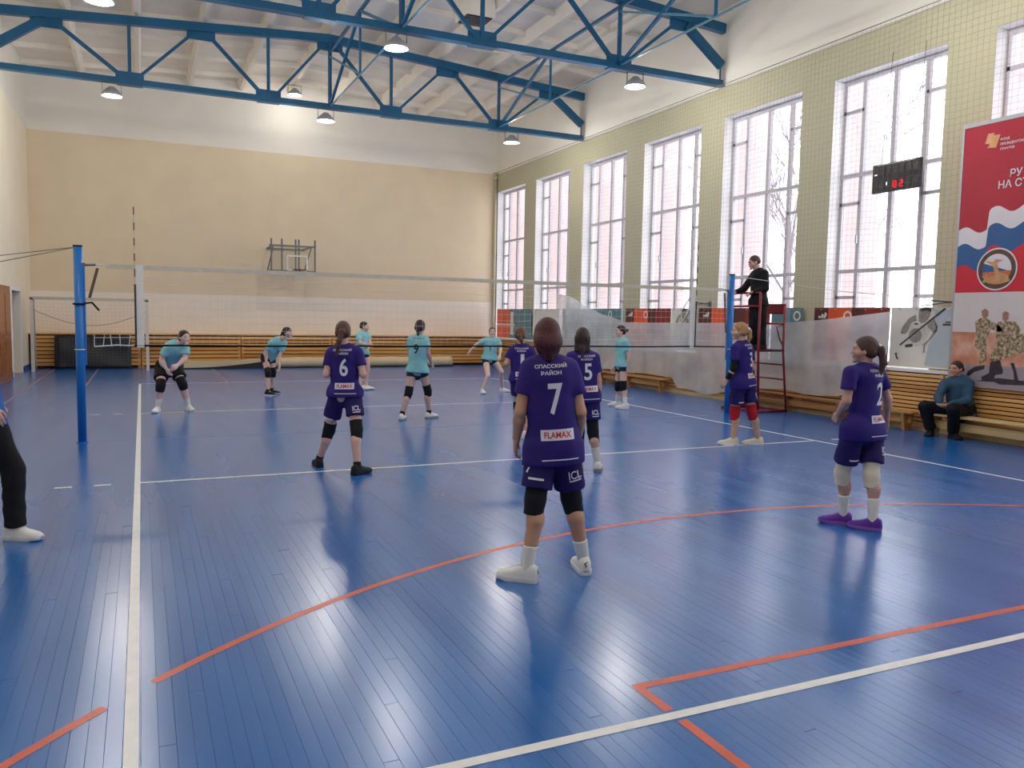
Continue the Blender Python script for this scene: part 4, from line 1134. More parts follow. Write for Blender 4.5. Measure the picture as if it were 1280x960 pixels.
S_cream = mat('cream_shoe_leather', (220, 212, 190), .5, .3, .05, 12); S_grey = mat('grey_sole_rubber', (150, 150, 152), .6); S_wsole = mat('white_sole_rubber', (230, 230, 228), .5)
PRINT_W = mat('white_print_ink', (222, 220, 230), .5, .3, .03, 10); PRINT_R = mat('red_print_ink', (196, 40, 50), .5, .3, .05, 10); PRINT_K = mat('dark_print_ink', (28, 40, 52), .5, .3, .05, 10)
def skin(tone): return mat('skin_%d_%d_%d' % tone, tone, .55, .35, .05, 14, .05, 120)
def hairm(rgb): return mat('hair_%d_%d_%d' % rgb, rgb, .5, .4, .35, 30, .6, 60, stretch=(3, 3, .35))
M_eye = mat('dark_eye', (40, 30, 28), .3); M_lip = mat('lip_skin', (178, 104, 96), .5); M_brow = mat('eyebrow_hair', (70, 50, 40), .7)

def yawdir(a): a = math.radians(a); return FH * math.cos(a) + RH * math.sin(a)
LOG = []
def build_person(d):
    x0, y0, sc = d['crop']
    pxl = lambda p: (x0 + p[0] / sc, y0 + p[1] / sc)
    zf = d.get('z', 0.0)
    foot = {}
    for s_ in 'LR':
        fx, fy, fa = d['f' + s_]
        if 'depth' in d: g = PD(*pxl((fx, fy)), d['depth'] + (d.get('fo', {}).get(s_, 0))); g = np.array([g[0], g[1], zf])
        else: g = G(*pxl((fx, fy)), zf)
        foot[s_] = (g, fa)
    dep = {k: (foot[k][0] - CAM) @ FH for k in 'LR'}
    D0 = (dep['L'] + dep['R']) / 2
    H = d.get('H', 1.66); s = H / 1.7; bl = d.get('build', 1.0)
    J = {}
    for k in ('hd', 'nk', 'sL', 'sR', 'eL', 'eR', 'wL', 'wR', 'pv', 'pL', 'pR', 'kL', 'kR'):
        p = d[k]; off = p[2] if len(p) > 2 else 0.0
        base = D0
        if k[0] == 'k': base = .5 * (D0 + dep[k[1]])
        J[k] = PD(*pxl(p), base + off)
    for k in 'LR':
        g, a = foot[k]; J['a' + k] = g + np.array([0, 0, .085 * s])
    ln = lambda a, b: np.linalg.norm(J[a] - J[b])
    LOG.append((d['id'], 'D0 %.1f' % D0, 'thigh %.2f %.2f' % (ln('pL', 'kL'), ln('pR', 'kR')), 'shin %.2f %.2f' % (ln('kL', 'aL'), ln('kR', 'aR')),
                'uarm %.2f %.2f' % (ln('sL', 'eL'), ln('sR', 'eR')), 'farm %.2f %.2f' % (ln('eL', 'wL'), ln('eR', 'wR')), 'sho %.2f' % ln('sL', 'sR'), 'torso %.2f' % ln('nk', 'pv'), 'z %.2f' % J['hd'][2]))
    base = (foot['L'][0] + foot['R'][0]) / 2
    root = empty('person', tuple(base), d['label'], 'person', d.get('group'))
    up = vnorm(J['nk'] - J['pv']); rt_ = vnorm((J['sR'] - J['sL']) + .6 * (J['pR'] - J['pL'])); rt_ = vnorm(rt_ - up * (rt_ @ up)); fr = vnorm(np.cross(up, rt_))
    h = d.get('h', .013)
    def P_(k): return J[k]
    w = s * bl
    wa = J['pv'] + .40 * (J['nk'] - J['pv']); ch = J['pv'] + .74 * (J['nk'] - J['pv'])
    hfw = yawdir(d['hf']); hup = vnorm(np.array([0, 0, 1.0]) + hfw * d.get('hp', 0.0)); hfw = vnorm(hfw - hup * (hfw @ hup)); hrt = np.cross(hfw, hup)
    HA = np.stack([hrt, hfw, hup]); hs = s * d.get('hs', 1.0)
    hc = J['hd']
    hl = lambda x, y, z: hc + (hrt * x + hfw * y + hup * z) * hs
    # ---------- body
    B = [C(J['pv'] - rt_ * .055 * w, J['pv'] + rt_ * .055 * w, .115 * w, k=.04, fr=fr, q=.9),
         C(J['pv'], wa, .145 * w, .122 * w, k=.04, fr=fr, q=.76), C(wa, ch, .122 * w, .150 * w, k=.04, fr=fr, q=.72),
         C(J['sL'] * .8 + J['sR'] * .2, J['sR'] * .8 + J['sL'] * .2, .058 * w, k=.04), C(J['nk'] - up * .05 * s, hl(0, -.012, -.06), .056 * w, .05 * s, k=.03)]
    for k in 'LR':
        ham = J['p' + k]; kn = J['k' + k]; an = J['a' + k]
        B += [C(ham, kn, .086 * w, .056 * w, k=.025)]
        back = -yawdir(foot[k][1]) * .018 * s; mid = kn + .3 * (an - kn) + back
        B += [C(kn, mid, .052 * w, .055 * w, k=.02), C(mid, an, .054 * w, .036 * s, k=.02)]
        B += [C(an - np.array([0, 0, .01]), foot[k][0] + yawdir(foot[k][1]) * .08 * s + np.array([0, 0, .035]), .030 * s, .016 * s, k=.015)]
        B += [C(J['s' + k], J['e' + k], .049 * w, .038 * w, k=.025), C(J['e' + k], J['e' + k] + .3 * (J['w' + k] - J['e' + k]), .038 * w, .039 * w, k=.015),
              C(J['e' + k] + .3 * (J['w' + k] - J['e' + k]), J['w' + k], .039 * w, .026 * s, k=.015)]
    V, F = sd_mesh(B, h)
    # ---------- head
    HB = [El(hl(0, -.012, .022), HA, np.array([.074, .094, .094]) * hs, k=.02), El(hl(0, .022, -.035), HA, np.array([.058, .072, .078]) * hs, k=.025),
          C(hl(-.012, .078, -.098), hl(.012, .078, -.098), .018 * hs, k=.02), C(hl(0, .090, .012), hl(0, .1045, -.026), .007 * hs, .0105 * hs, k=.012),
          C(hl(-.045, .078, .026), hl(.045, .078, .026), .013 * hs, k=.02), C(hl(-.018, .09, -.06), hl(.018, .09, -.06), .009 * hs, k=.012),
          C(hl(-.034, .068, -.02), hl(-.05, .045, -.03), .022 * hs, k=.03), C(hl(.034, .068, -.02), hl(.05, .045, -.03), .022 * hs, k=.03),
          El(hl(-.074, -.008, -.01), HA, np.array([.011, .022, .032]) * hs, k=.006), El(hl(.074, -.008, -.01), HA, np.array([.011, .022, .032]) * hs, k=.006),
          C(J['nk'] - up * .02 * s, hl(0, -.018, -.06), .054 * w, .05 * s, k=.02)]
    Vh, Fh = sd_mesh(HB, d.get('hh', .0065))
    mi = np.zeros(len(F), int)
    cen = Vh[Fh].mean(1); lc = ((cen - hc) @ HA.T) / hs; mh = np.zeros(len(Fh), int)
    for sx_ in (-1, 1):
        mh[(np.abs(lc[:, 0] - sx_ * .033) < .014) & (np.abs(lc[:, 2] - .004) < .006) & (lc[:, 1] > .06)] = 1
        mh[(np.abs(lc[:, 0] - sx_ * .033) < .020) & (np.abs(lc[:, 2] - .026) < .0045) & (lc[:, 1] > .06)] = 3
    mh[(np.abs(lc[:, 0]) < .022) & (np.abs(lc[:, 2] + .060) < .007) & (lc[:, 1] > .07)] = 2
    Fs = [F, Fh + len(V)]; Vs = [V, Vh]; mis = [mi, mh]; nv = len(V) + len(Vh)
    # ---------- hands
    for k in 'LR':
        fd = vnorm(J['w' + k] - J['e' + k]); hd_ = d.get('hdir' + k)
        zax = vnorm(fd if hd_ is None else vnorm(RH * hd_[0] + np.array([0, 0, 1.]) * hd_[1] + FH * hd_[2]))
        pal = d.get('palm' + k)
        toward = (rt_ * (1 if k == 'L' else -1) if pal is None else RH * pal[0] + np.array([0, 0, 1.]) * pal[1] + FH * pal[2])
        yax = vnorm(toward - zax * (toward @ zax)); xax = np.cross(yax, zax)
        # thumb points to the front for a hanging arm
        if pal is None and xax @ fr < 0: xsg = -1
        elif pal is not None and ((k == 'R') ): xsg = -1
        else: xsg = 1
        hv, hf_ = HANDS[d.get('curl', 24)]
        vv = J['w' + k] + (hv[:, :1] * xax * xsg + hv[:, 1:2] * yax + hv[:, 2:3] * zax) * s * .97
        ff = hf_ if xsg == 1 else hf_[:, ::-1]
        Vs.append(vv); Fs.append(ff + nv); mis.append(np.zeros(len(ff), int)); nv += len(vv)
    sk = skin(d.get('skin', (214, 172, 150)))
    me = np_mesh('body', np.concatenate(Vs), np.concatenate(Fs), [sk, M_eye, M_lip, M_brow], np.concatenate(mis))
    ob = put('body', me, root)
    def part(name, prims, m, clips=(), folds=0.0, hh=None, parent=None, label=None):
        v_, f_ = sd_mesh(prims, hh or h, clips, folds)
        o = put(name, np_mesh(name, v_, f_, m), root)
        if label: o['label'] = label
        return o
    # ---------- hair
    st = d.get('hair', 'pony'); hm = hairm(d.get('haircol', (70, 46, 36)))
    e_ = .012 if st != 'short' else .006
    n1 = vnorm(hfw * .78 - hup * .62); n2 = -hup
    hairline = [(hl(0, .050, .03), n1)]
    HP = [El(hl(0, -.014, .022), HA, (np.array([.074, .094, .094]) + e_) * hs, k=.015, clips=[(hl(0, .058, .045), n1)])]
    if st == 'short':
        HP += [C(hl(-.05, -.07, -.01), hl(.05, -.07, -.01), .028 * hs, k=.02), ]
        part('hair', HP, hm, [(hl(0, 0, -.045), -hup)], hh=.0065)
    else:
        HP += [C(hl(-.045, -.06, -.02), hl(.045, -.06, -.02), .038 * hs, k=.03)]
        if st == 'pony':
            tl = d.get('tail', [(0, -.125, .02), (0, -.145, -.08), (0, -.12, -.20)])
            pts = [hl(0, -.095, .035)] + [hl(*q) for q in tl]; rr = [.026, .034, .03, .014] if len(pts) == 4 else [.026] + [.03] * (len(pts) - 2) + [.014]
            for i in range(len(pts) - 1): HP.append(C(pts[i], pts[i + 1], rr[i] * hs, rr[i + 1] * hs, k=.012))
        elif st == 'low':      # gathered low at the nape
            HP += [C(hl(-.03, -.075, -.03), hl(.03, -.075, -.03), .05 * hs, k=.04), C(hl(0, -.085, -.05), hl(0, -.085, -.125), .058 * hs, .034 * hs, k=.04), C(hl(-.058, -.02, -.01), hl(-.05, -.05, -.09), .03 * hs, .022 * hs, k=.03), C(hl(.058, -.02, -.01), hl(.05, -.05, -.09), .03 * hs, .022 * hs, k=.03)]
        elif st == 'loose':
            for xx in (-.06, -.03, 0, .03, .06):
                HP += [C(hl(xx, -.05 - .03 * (1 - abs(xx) / .06), .0), hl(xx * 1.15, -.06 - .03 * (1 - abs(xx) / .06), -.15), .032 * hs, .024 * hs, k=.02)]
            HP += [C(hl(.0, -.09, -.12), hl(.01, -.10, -.25), .03 * hs, .016 * hs, k=.02)]
        elif st == 'bun':
            HP += [C(hl(0, -.10, .03), hl(0, -.135, .02), .035 * hs, .032 * hs, k=.015)]
        part('hair', HP, hm, hh=.0065)
        if d.get('tie'):
            a_ = hl(0, -.10, .036); b_ = hl(0, -.118, .026)
            part('hair_tie', [C(a_, b_, .03 * hs, .03 * hs, k=.005)], cloth('white_hair_tie', (230, 228, 224)), hh=.006)
        if d.get('band'):
            o = part('headband', [El(hl(0, -.010, .03), HA, (np.array([.074, .094, .094]) + .015) * hs, clips=[(hl(0, 0, .055), vnorm(hup + hfw * .1)), (hl(0, 0, .035), -vnorm(hup + hfw * .1))])], C_black, hh=.0065)
    # ---------- upper garment
    tc = d['top']; long_ = d.get('long', False); lo_ = d.get('loose', 1.0)
    hemz = d.get('hem', .05); tight_ = d.get('tight', False); seated = d['id'] in ('man', 't1', 't2')
    sl = []
    for k in 'LR':
        a_, b_ = J['s' + k], J['e' + k]; q_ = vnorm(b_ - a_)
        if long_:
            w_ = J['w' + k]
            sl += [C(a_, b_, .068 * w, .056 * w, k=.03), C(b_, w_, .056 * w, .044 * s, k=.02, clips=[(w_ - .01 * vnorm(w_ - b_), vnorm(w_ - b_))])]
        else:
            L_ = np.linalg.norm(b_ - a_); e2 = a_ + q_ * min(.62 * L_, .21 * s)
            sl += [C(a_, a_ + q_ * .3 * s, .063 * w, .070 * w, k=.03, clips=[(e2, q_)])]
    hemp = J['pv'] - up * hemz * s
    T = [C(J['pv'] - up * .10 * s - rt_ * .03 * w, J['pv'] - up * .1 * s + rt_ * .03 * w, .155 * w * lo_, k=.04, fr=fr, q=.82), C(J['pv'] - up * .05 * s, wa, .170 * w * lo_, .150 * w * lo_, k=.05, fr=fr, q=.78), C(wa, ch, .150 * w * lo_, .168 * w, k=.05, fr=fr, q=.73),
         C(J['sL'] * .82 + J['sR'] * .18, J['sR'] * .82 + J['sL'] * .18, .066 * w, k=.05), C(J['pL'] + up * .02, J['pR'] + up * .02, (.106 if not tight_ else .098) * w, k=.05), C(J['pL'], J['pL'] + .3 * (J['kL'] - J['pL']), (.108 if not tight_ else .100) * w, k=.05), C(J['pR'], J['pR'] + .3 * (J['kR'] - J['pR']), (.108 if not tight_ else .100) * w, k=.05)][:4 if seated else None] + sl
    nkclip = (J['nk'] + up * .035 * s, up)
    TC = [(hemp, -up)]
    if long_: T += [C(J['nk'] - up * .03 * s, J['nk'] + up * .03 * s, .068 * w, .064 * w, k=.02, clips=[(J['nk'] + up * .03 * s, up)])]
    jer = part(d.get('topname', 'jersey'), T, tc, TC, folds=d.get('folds', .003))
    # side panel of the jersey (patterned insert)
    # ---------- legs
    bc = d['bottom']
    frac = d.get('shortfrac', .55); tight = d.get('tight', False)
    S = [C(J['pv'] - rt_ * .06 * w, J['pv'] + rt_ * .06 * w, (.128 if not tight else .122) * w, k=.03, fr=fr, q=.88, clips=[(J['pv'] + up * .12 * s, up)]), C(J['pv'], (J['pL'] + J['pR']) / 2 - np.array([0, 0, .09 * s]), .105 * w, .075 * w, k=.03, fr=fr, q=.9)]
    if d.get('trousers'):
        for k in 'LR':
            kn, an = J['k' + k], J['a' + k]; q_ = vnorm(an - kn)
            S += [C(J['p' + k], kn, .108 * w, .080 * w, k=.02), C(kn, an, .078 * w, .070 * w, k=.02, clips=[(an - q_ * .01, q_)])]
        part('trousers', S, bc, folds=.004)
    else:
        for k in 'LR':
            a_, b_ = J['p' + k], J['k' + k]; q_ = vnorm(b_ - a_); e2 = a_ + (b_ - a_) * frac
            r_ = (.097, .106) if not tight else (.091, .082)
            S += [C(a_, b_, r_[0] * w, r_[1] * w, k=.02, clips=[(e2, q_)])]
        part('shorts', S, bc, folds=.003 if not tight else 0)
    pads = d.get('pads')
    for k in 'LR':
        kn, an, hp = J['k' + k], J['a' + k], J['p' + k]
        if pads:
            q1 = vnorm(hp - kn); q2 = vnorm(an - kn); u1, u2 = d.get('padlen', (.11, .10))
            part('knee_pad', [C(kn, kn + q1 * .25 * s, .068 * w, .080 * w, k=.02, clips=[(kn + q1 * u1 * s, q1)]), C(kn, kn + q2 * .25 * s, .066 * w, .062 * w, k=.02, clips=[(kn + q2 * u2 * s, q2)])], pads, hh=min(h, .010))
        if d.get('sock'):
            q2 = vnorm(kn - an); u_ = d.get('socklen', .14)
            back = -yawdir(foot[k][1]) * .018 * s; mid = kn + .3 * (an - kn) + back
            part('sock', [C(an - q2 * .02, mid, .0395 * s, .059 * w, k=.01)], d['sock'], [(an + q2 * u_ * s, q2)], hh=min(h, .008))
        u_, so_, la_ = get_shoe(*d['shoe'])
        g, a = foot[k]; yd = yawdir(a); xd = np.array([yd[1], -yd[0], 0]); ss = s * d.get('shoescale', 1.06)
        o = put('shoe', u_, root); tilt = d.get('tilt' + k, 0)
        M4 = Matrix(((xd[0] * ss, yd[0] * ss, 0, g[0]), (xd[1] * ss, yd[1] * ss, 0, g[1]), (0, 0, ss, g[2]), (0, 0, 0, 1)))
        o.matrix_parent_inverse = Matrix(); o.matrix_local = Matrix.Translation(-Vector(base)) @ M4
        if d['id'] == 'p7':
            q = MB().tube([(.012, -.066, .088), (-.010, -.072, .075), (.002, -.0755, .062), (-.004, -.076, .050)], [.003, .005, .004, .0015], 6).build('logo_mark', S_black); q.parent = o
        for nm, me_ in (('sole', so_), ('laces', la_)):
            q = bpy.data.objects.new(nm, me_); COL.objects.link(q); q.parent = o
    if d.get('sleeve'):
        k = d['sleeve']; a_, b_ = J['e' + k], J['w' + k]; q_ = vnorm(b_ - a_); q0 = vnorm(J['s' + k] - a_)
        part('arm_sleeve', [C(a_, b_, .045 * w, .032 * s, k=.02, clips=[(b_ - q_ * .01, q_)]), C(a_, a_ + q0 * .2, .045 * w, .05 * w, k=.02)], C_black, hh=.009)
    # ---------- prints on the garment
    def project(pts, prims, clips, n, off=.0025, folds=0.0):
        P = pts + n * .45
        for _ in range(40):
            dd = sd_points(prims, P, clips, folds); P = P - n * np.maximum(dd - off, -.01)[:, None] * .8
            t_ = (P - pts) @ n; P = pts + n * np.clip(t_, .03, .45)[:, None]
        return P
    for pr in d.get('prints', []):
        if pr['type'] == 'text':
            me = text_mesh(pr['body'], pr['size'] * s, 'print', spacing=pr.get('sp', 1.0), shear=pr.get('shear', 0), bold=pr.get('bold', True))
            bm = bmesh.new(); bm.from_mesh(me); bpy.data.meshes.remove(me)
            xs_ = [v.co.x for v in bm.verts]; ys_ = [v.co.y for v in bm.verts]
            kx = pr['w'] * s / (max(xs_) - min(xs_)); ky = pr['size'] * s / (max(ys_) - min(ys_)); yc_ = (max(ys_) + min(ys_)) / 2
            for v in bm.verts: v.co.x *= kx; v.co.y = (v.co.y - yc_) * ky
        else:
            bm = bmesh.new(); a, b_ = pr['size'][0] * s / 2, pr['size'][1] * s / 2
            vs = [bm.verts.new(c) for c in ((-a, -b_, 0), (a, -b_, 0), (a, b_, 0), (-a, b_, 0))]; bm.faces.new(vs)
        ext_ = max([max(abs(v.co.x), abs(v.co.y)) for v in bm.verts] + [.01]); step = .03
        for ax_ in ((1, 0, 0), (0, 1, 0)):
            k_ = -math.ceil(ext_ / step)
            while k_ * step < ext_:
                bmesh.ops.bisect_plane(bm, geom=bm.verts[:] + bm.edges[:] + bm.faces[:], plane_co=Vector(ax_) * (k_ * step), plane_no=ax_)
                k_ += 1
        bmesh.ops.triangulate(bm, faces=bm.faces[:])
        lx = np.array([v.co[:] for v in bm.verts])
        side = pr.get('side', 'back')
        if side == 'back': n_ = -fr; ex = rt_; ey = up; org = J['pv'] + up * (pr['at'][1] * np.linalg.norm(J['nk'] - J['pv'])) + rt_ * pr['at'][0] * s; tg, tcl, fo = T, TC, d.get('folds', .003)
        elif side == 'front': n_ = fr; ex = -rt_; ey = up; org = J['pv'] + up * (pr['at'][1] * np.linalg.norm(J['nk'] - J['pv'])) - rt_ * pr['at'][0] * s; tg, tcl, fo = T, TC, d.get('folds', .003)
        else:                    # on the back of a shorts leg
            k = pr['leg']; a_, b_ = J['p' + k], J['k' + k]; ey = vnorm(a_ - b_); ex = vnorm(rt_ - ey * (rt_ @ ey)); n_ = -vnorm(np.cross(ey, ex)); 
            org = a_ + (b_ - a_) * pr['at'][1] + ex * pr['at'][0] * s; tg, tcl, fo = S, (), .003 if not tight else 0
        if pr.get('hemrel'): org = hemp + up * .045 * s + rt_ * pr['at'][0] * s
        pts = org + lx[:, :1] * ex + lx[:, 1:2] * ey
        Pn = project(pts, tg, tcl, n_, .003 + .0015 * pr.get('lay', 0), fo)
        for v, q in zip(bm.verts, Pn): v.co = Vector(q)
        me = bpy.data.meshes.new(pr['name']); bm.to_mesh(me); bm.free(); me.materials.append(pr['mat'])
        put(pr['name'], me, root)
    return root

def team_prints(num, small=False, nx=0.0):
    P = [dict(type='text', body='СПАССКИЙ', size=.030, w=.205, at=(nx + .0, .90), mat=PRINT_W, name='team_lettering'),
         dict(type='text', body='РАЙОН', size=.032, w=.130, at=(nx + .0, .825), mat=PRINT_W, name='team_lettering'),
         dict(type='text', body=num, size=.200, w=.055 if num == '1' else .095, at=(nx + .015, .53), mat=PRINT_W, name='number_print'),
         dict(type='rect', size=(.215, .070), at=(nx + .02, .13), mat=PRINT_W, name='sponsor_patch'),
         dict(type='text', body='FLAMAX', size=.040, w=.175, at=(nx + .02, .13), mat=PRINT_R, name='sponsor_lettering', lay=1),
         dict(type='text', body='ICL', size=.058, w=.085, side='leg', leg='R', at=(.035, .45), mat=PRINT_W, name='sponsor_lettering'),
         dict(type='rect', size=(.08, .010), side='leg', leg='R', at=(.035, .56), mat=PRINT_W, name='lettering_bar'),
         dict(type='rect', size=(.10, .014), side='leg', leg='L', at=(-.02, .60), mat=PRINT_W, name='lettering_bar'),
         dict(type='rect', size=(.24, .008), at=(nx + .03, 0), hemrel=True, mat=PRINT_W, name='lettering_bar')]
    if not small: P.append(dict(type='text', body=num, size=.07, w=.035, side='leg', leg='L', at=(-.075, .40), mat=PRINT_W, name='number_print'))
    return P
PUR = dict(top=C_purple, bottom=C_purple2, pads=C_black, group='purple team players')
AQ = dict(top=C_aqua, bottom=C_navy, pads=C_black, group='turquoise team players', tight=True, shortfrac=.28, h=.014, hh=.008)
c7 = (590, 390, 5.335)
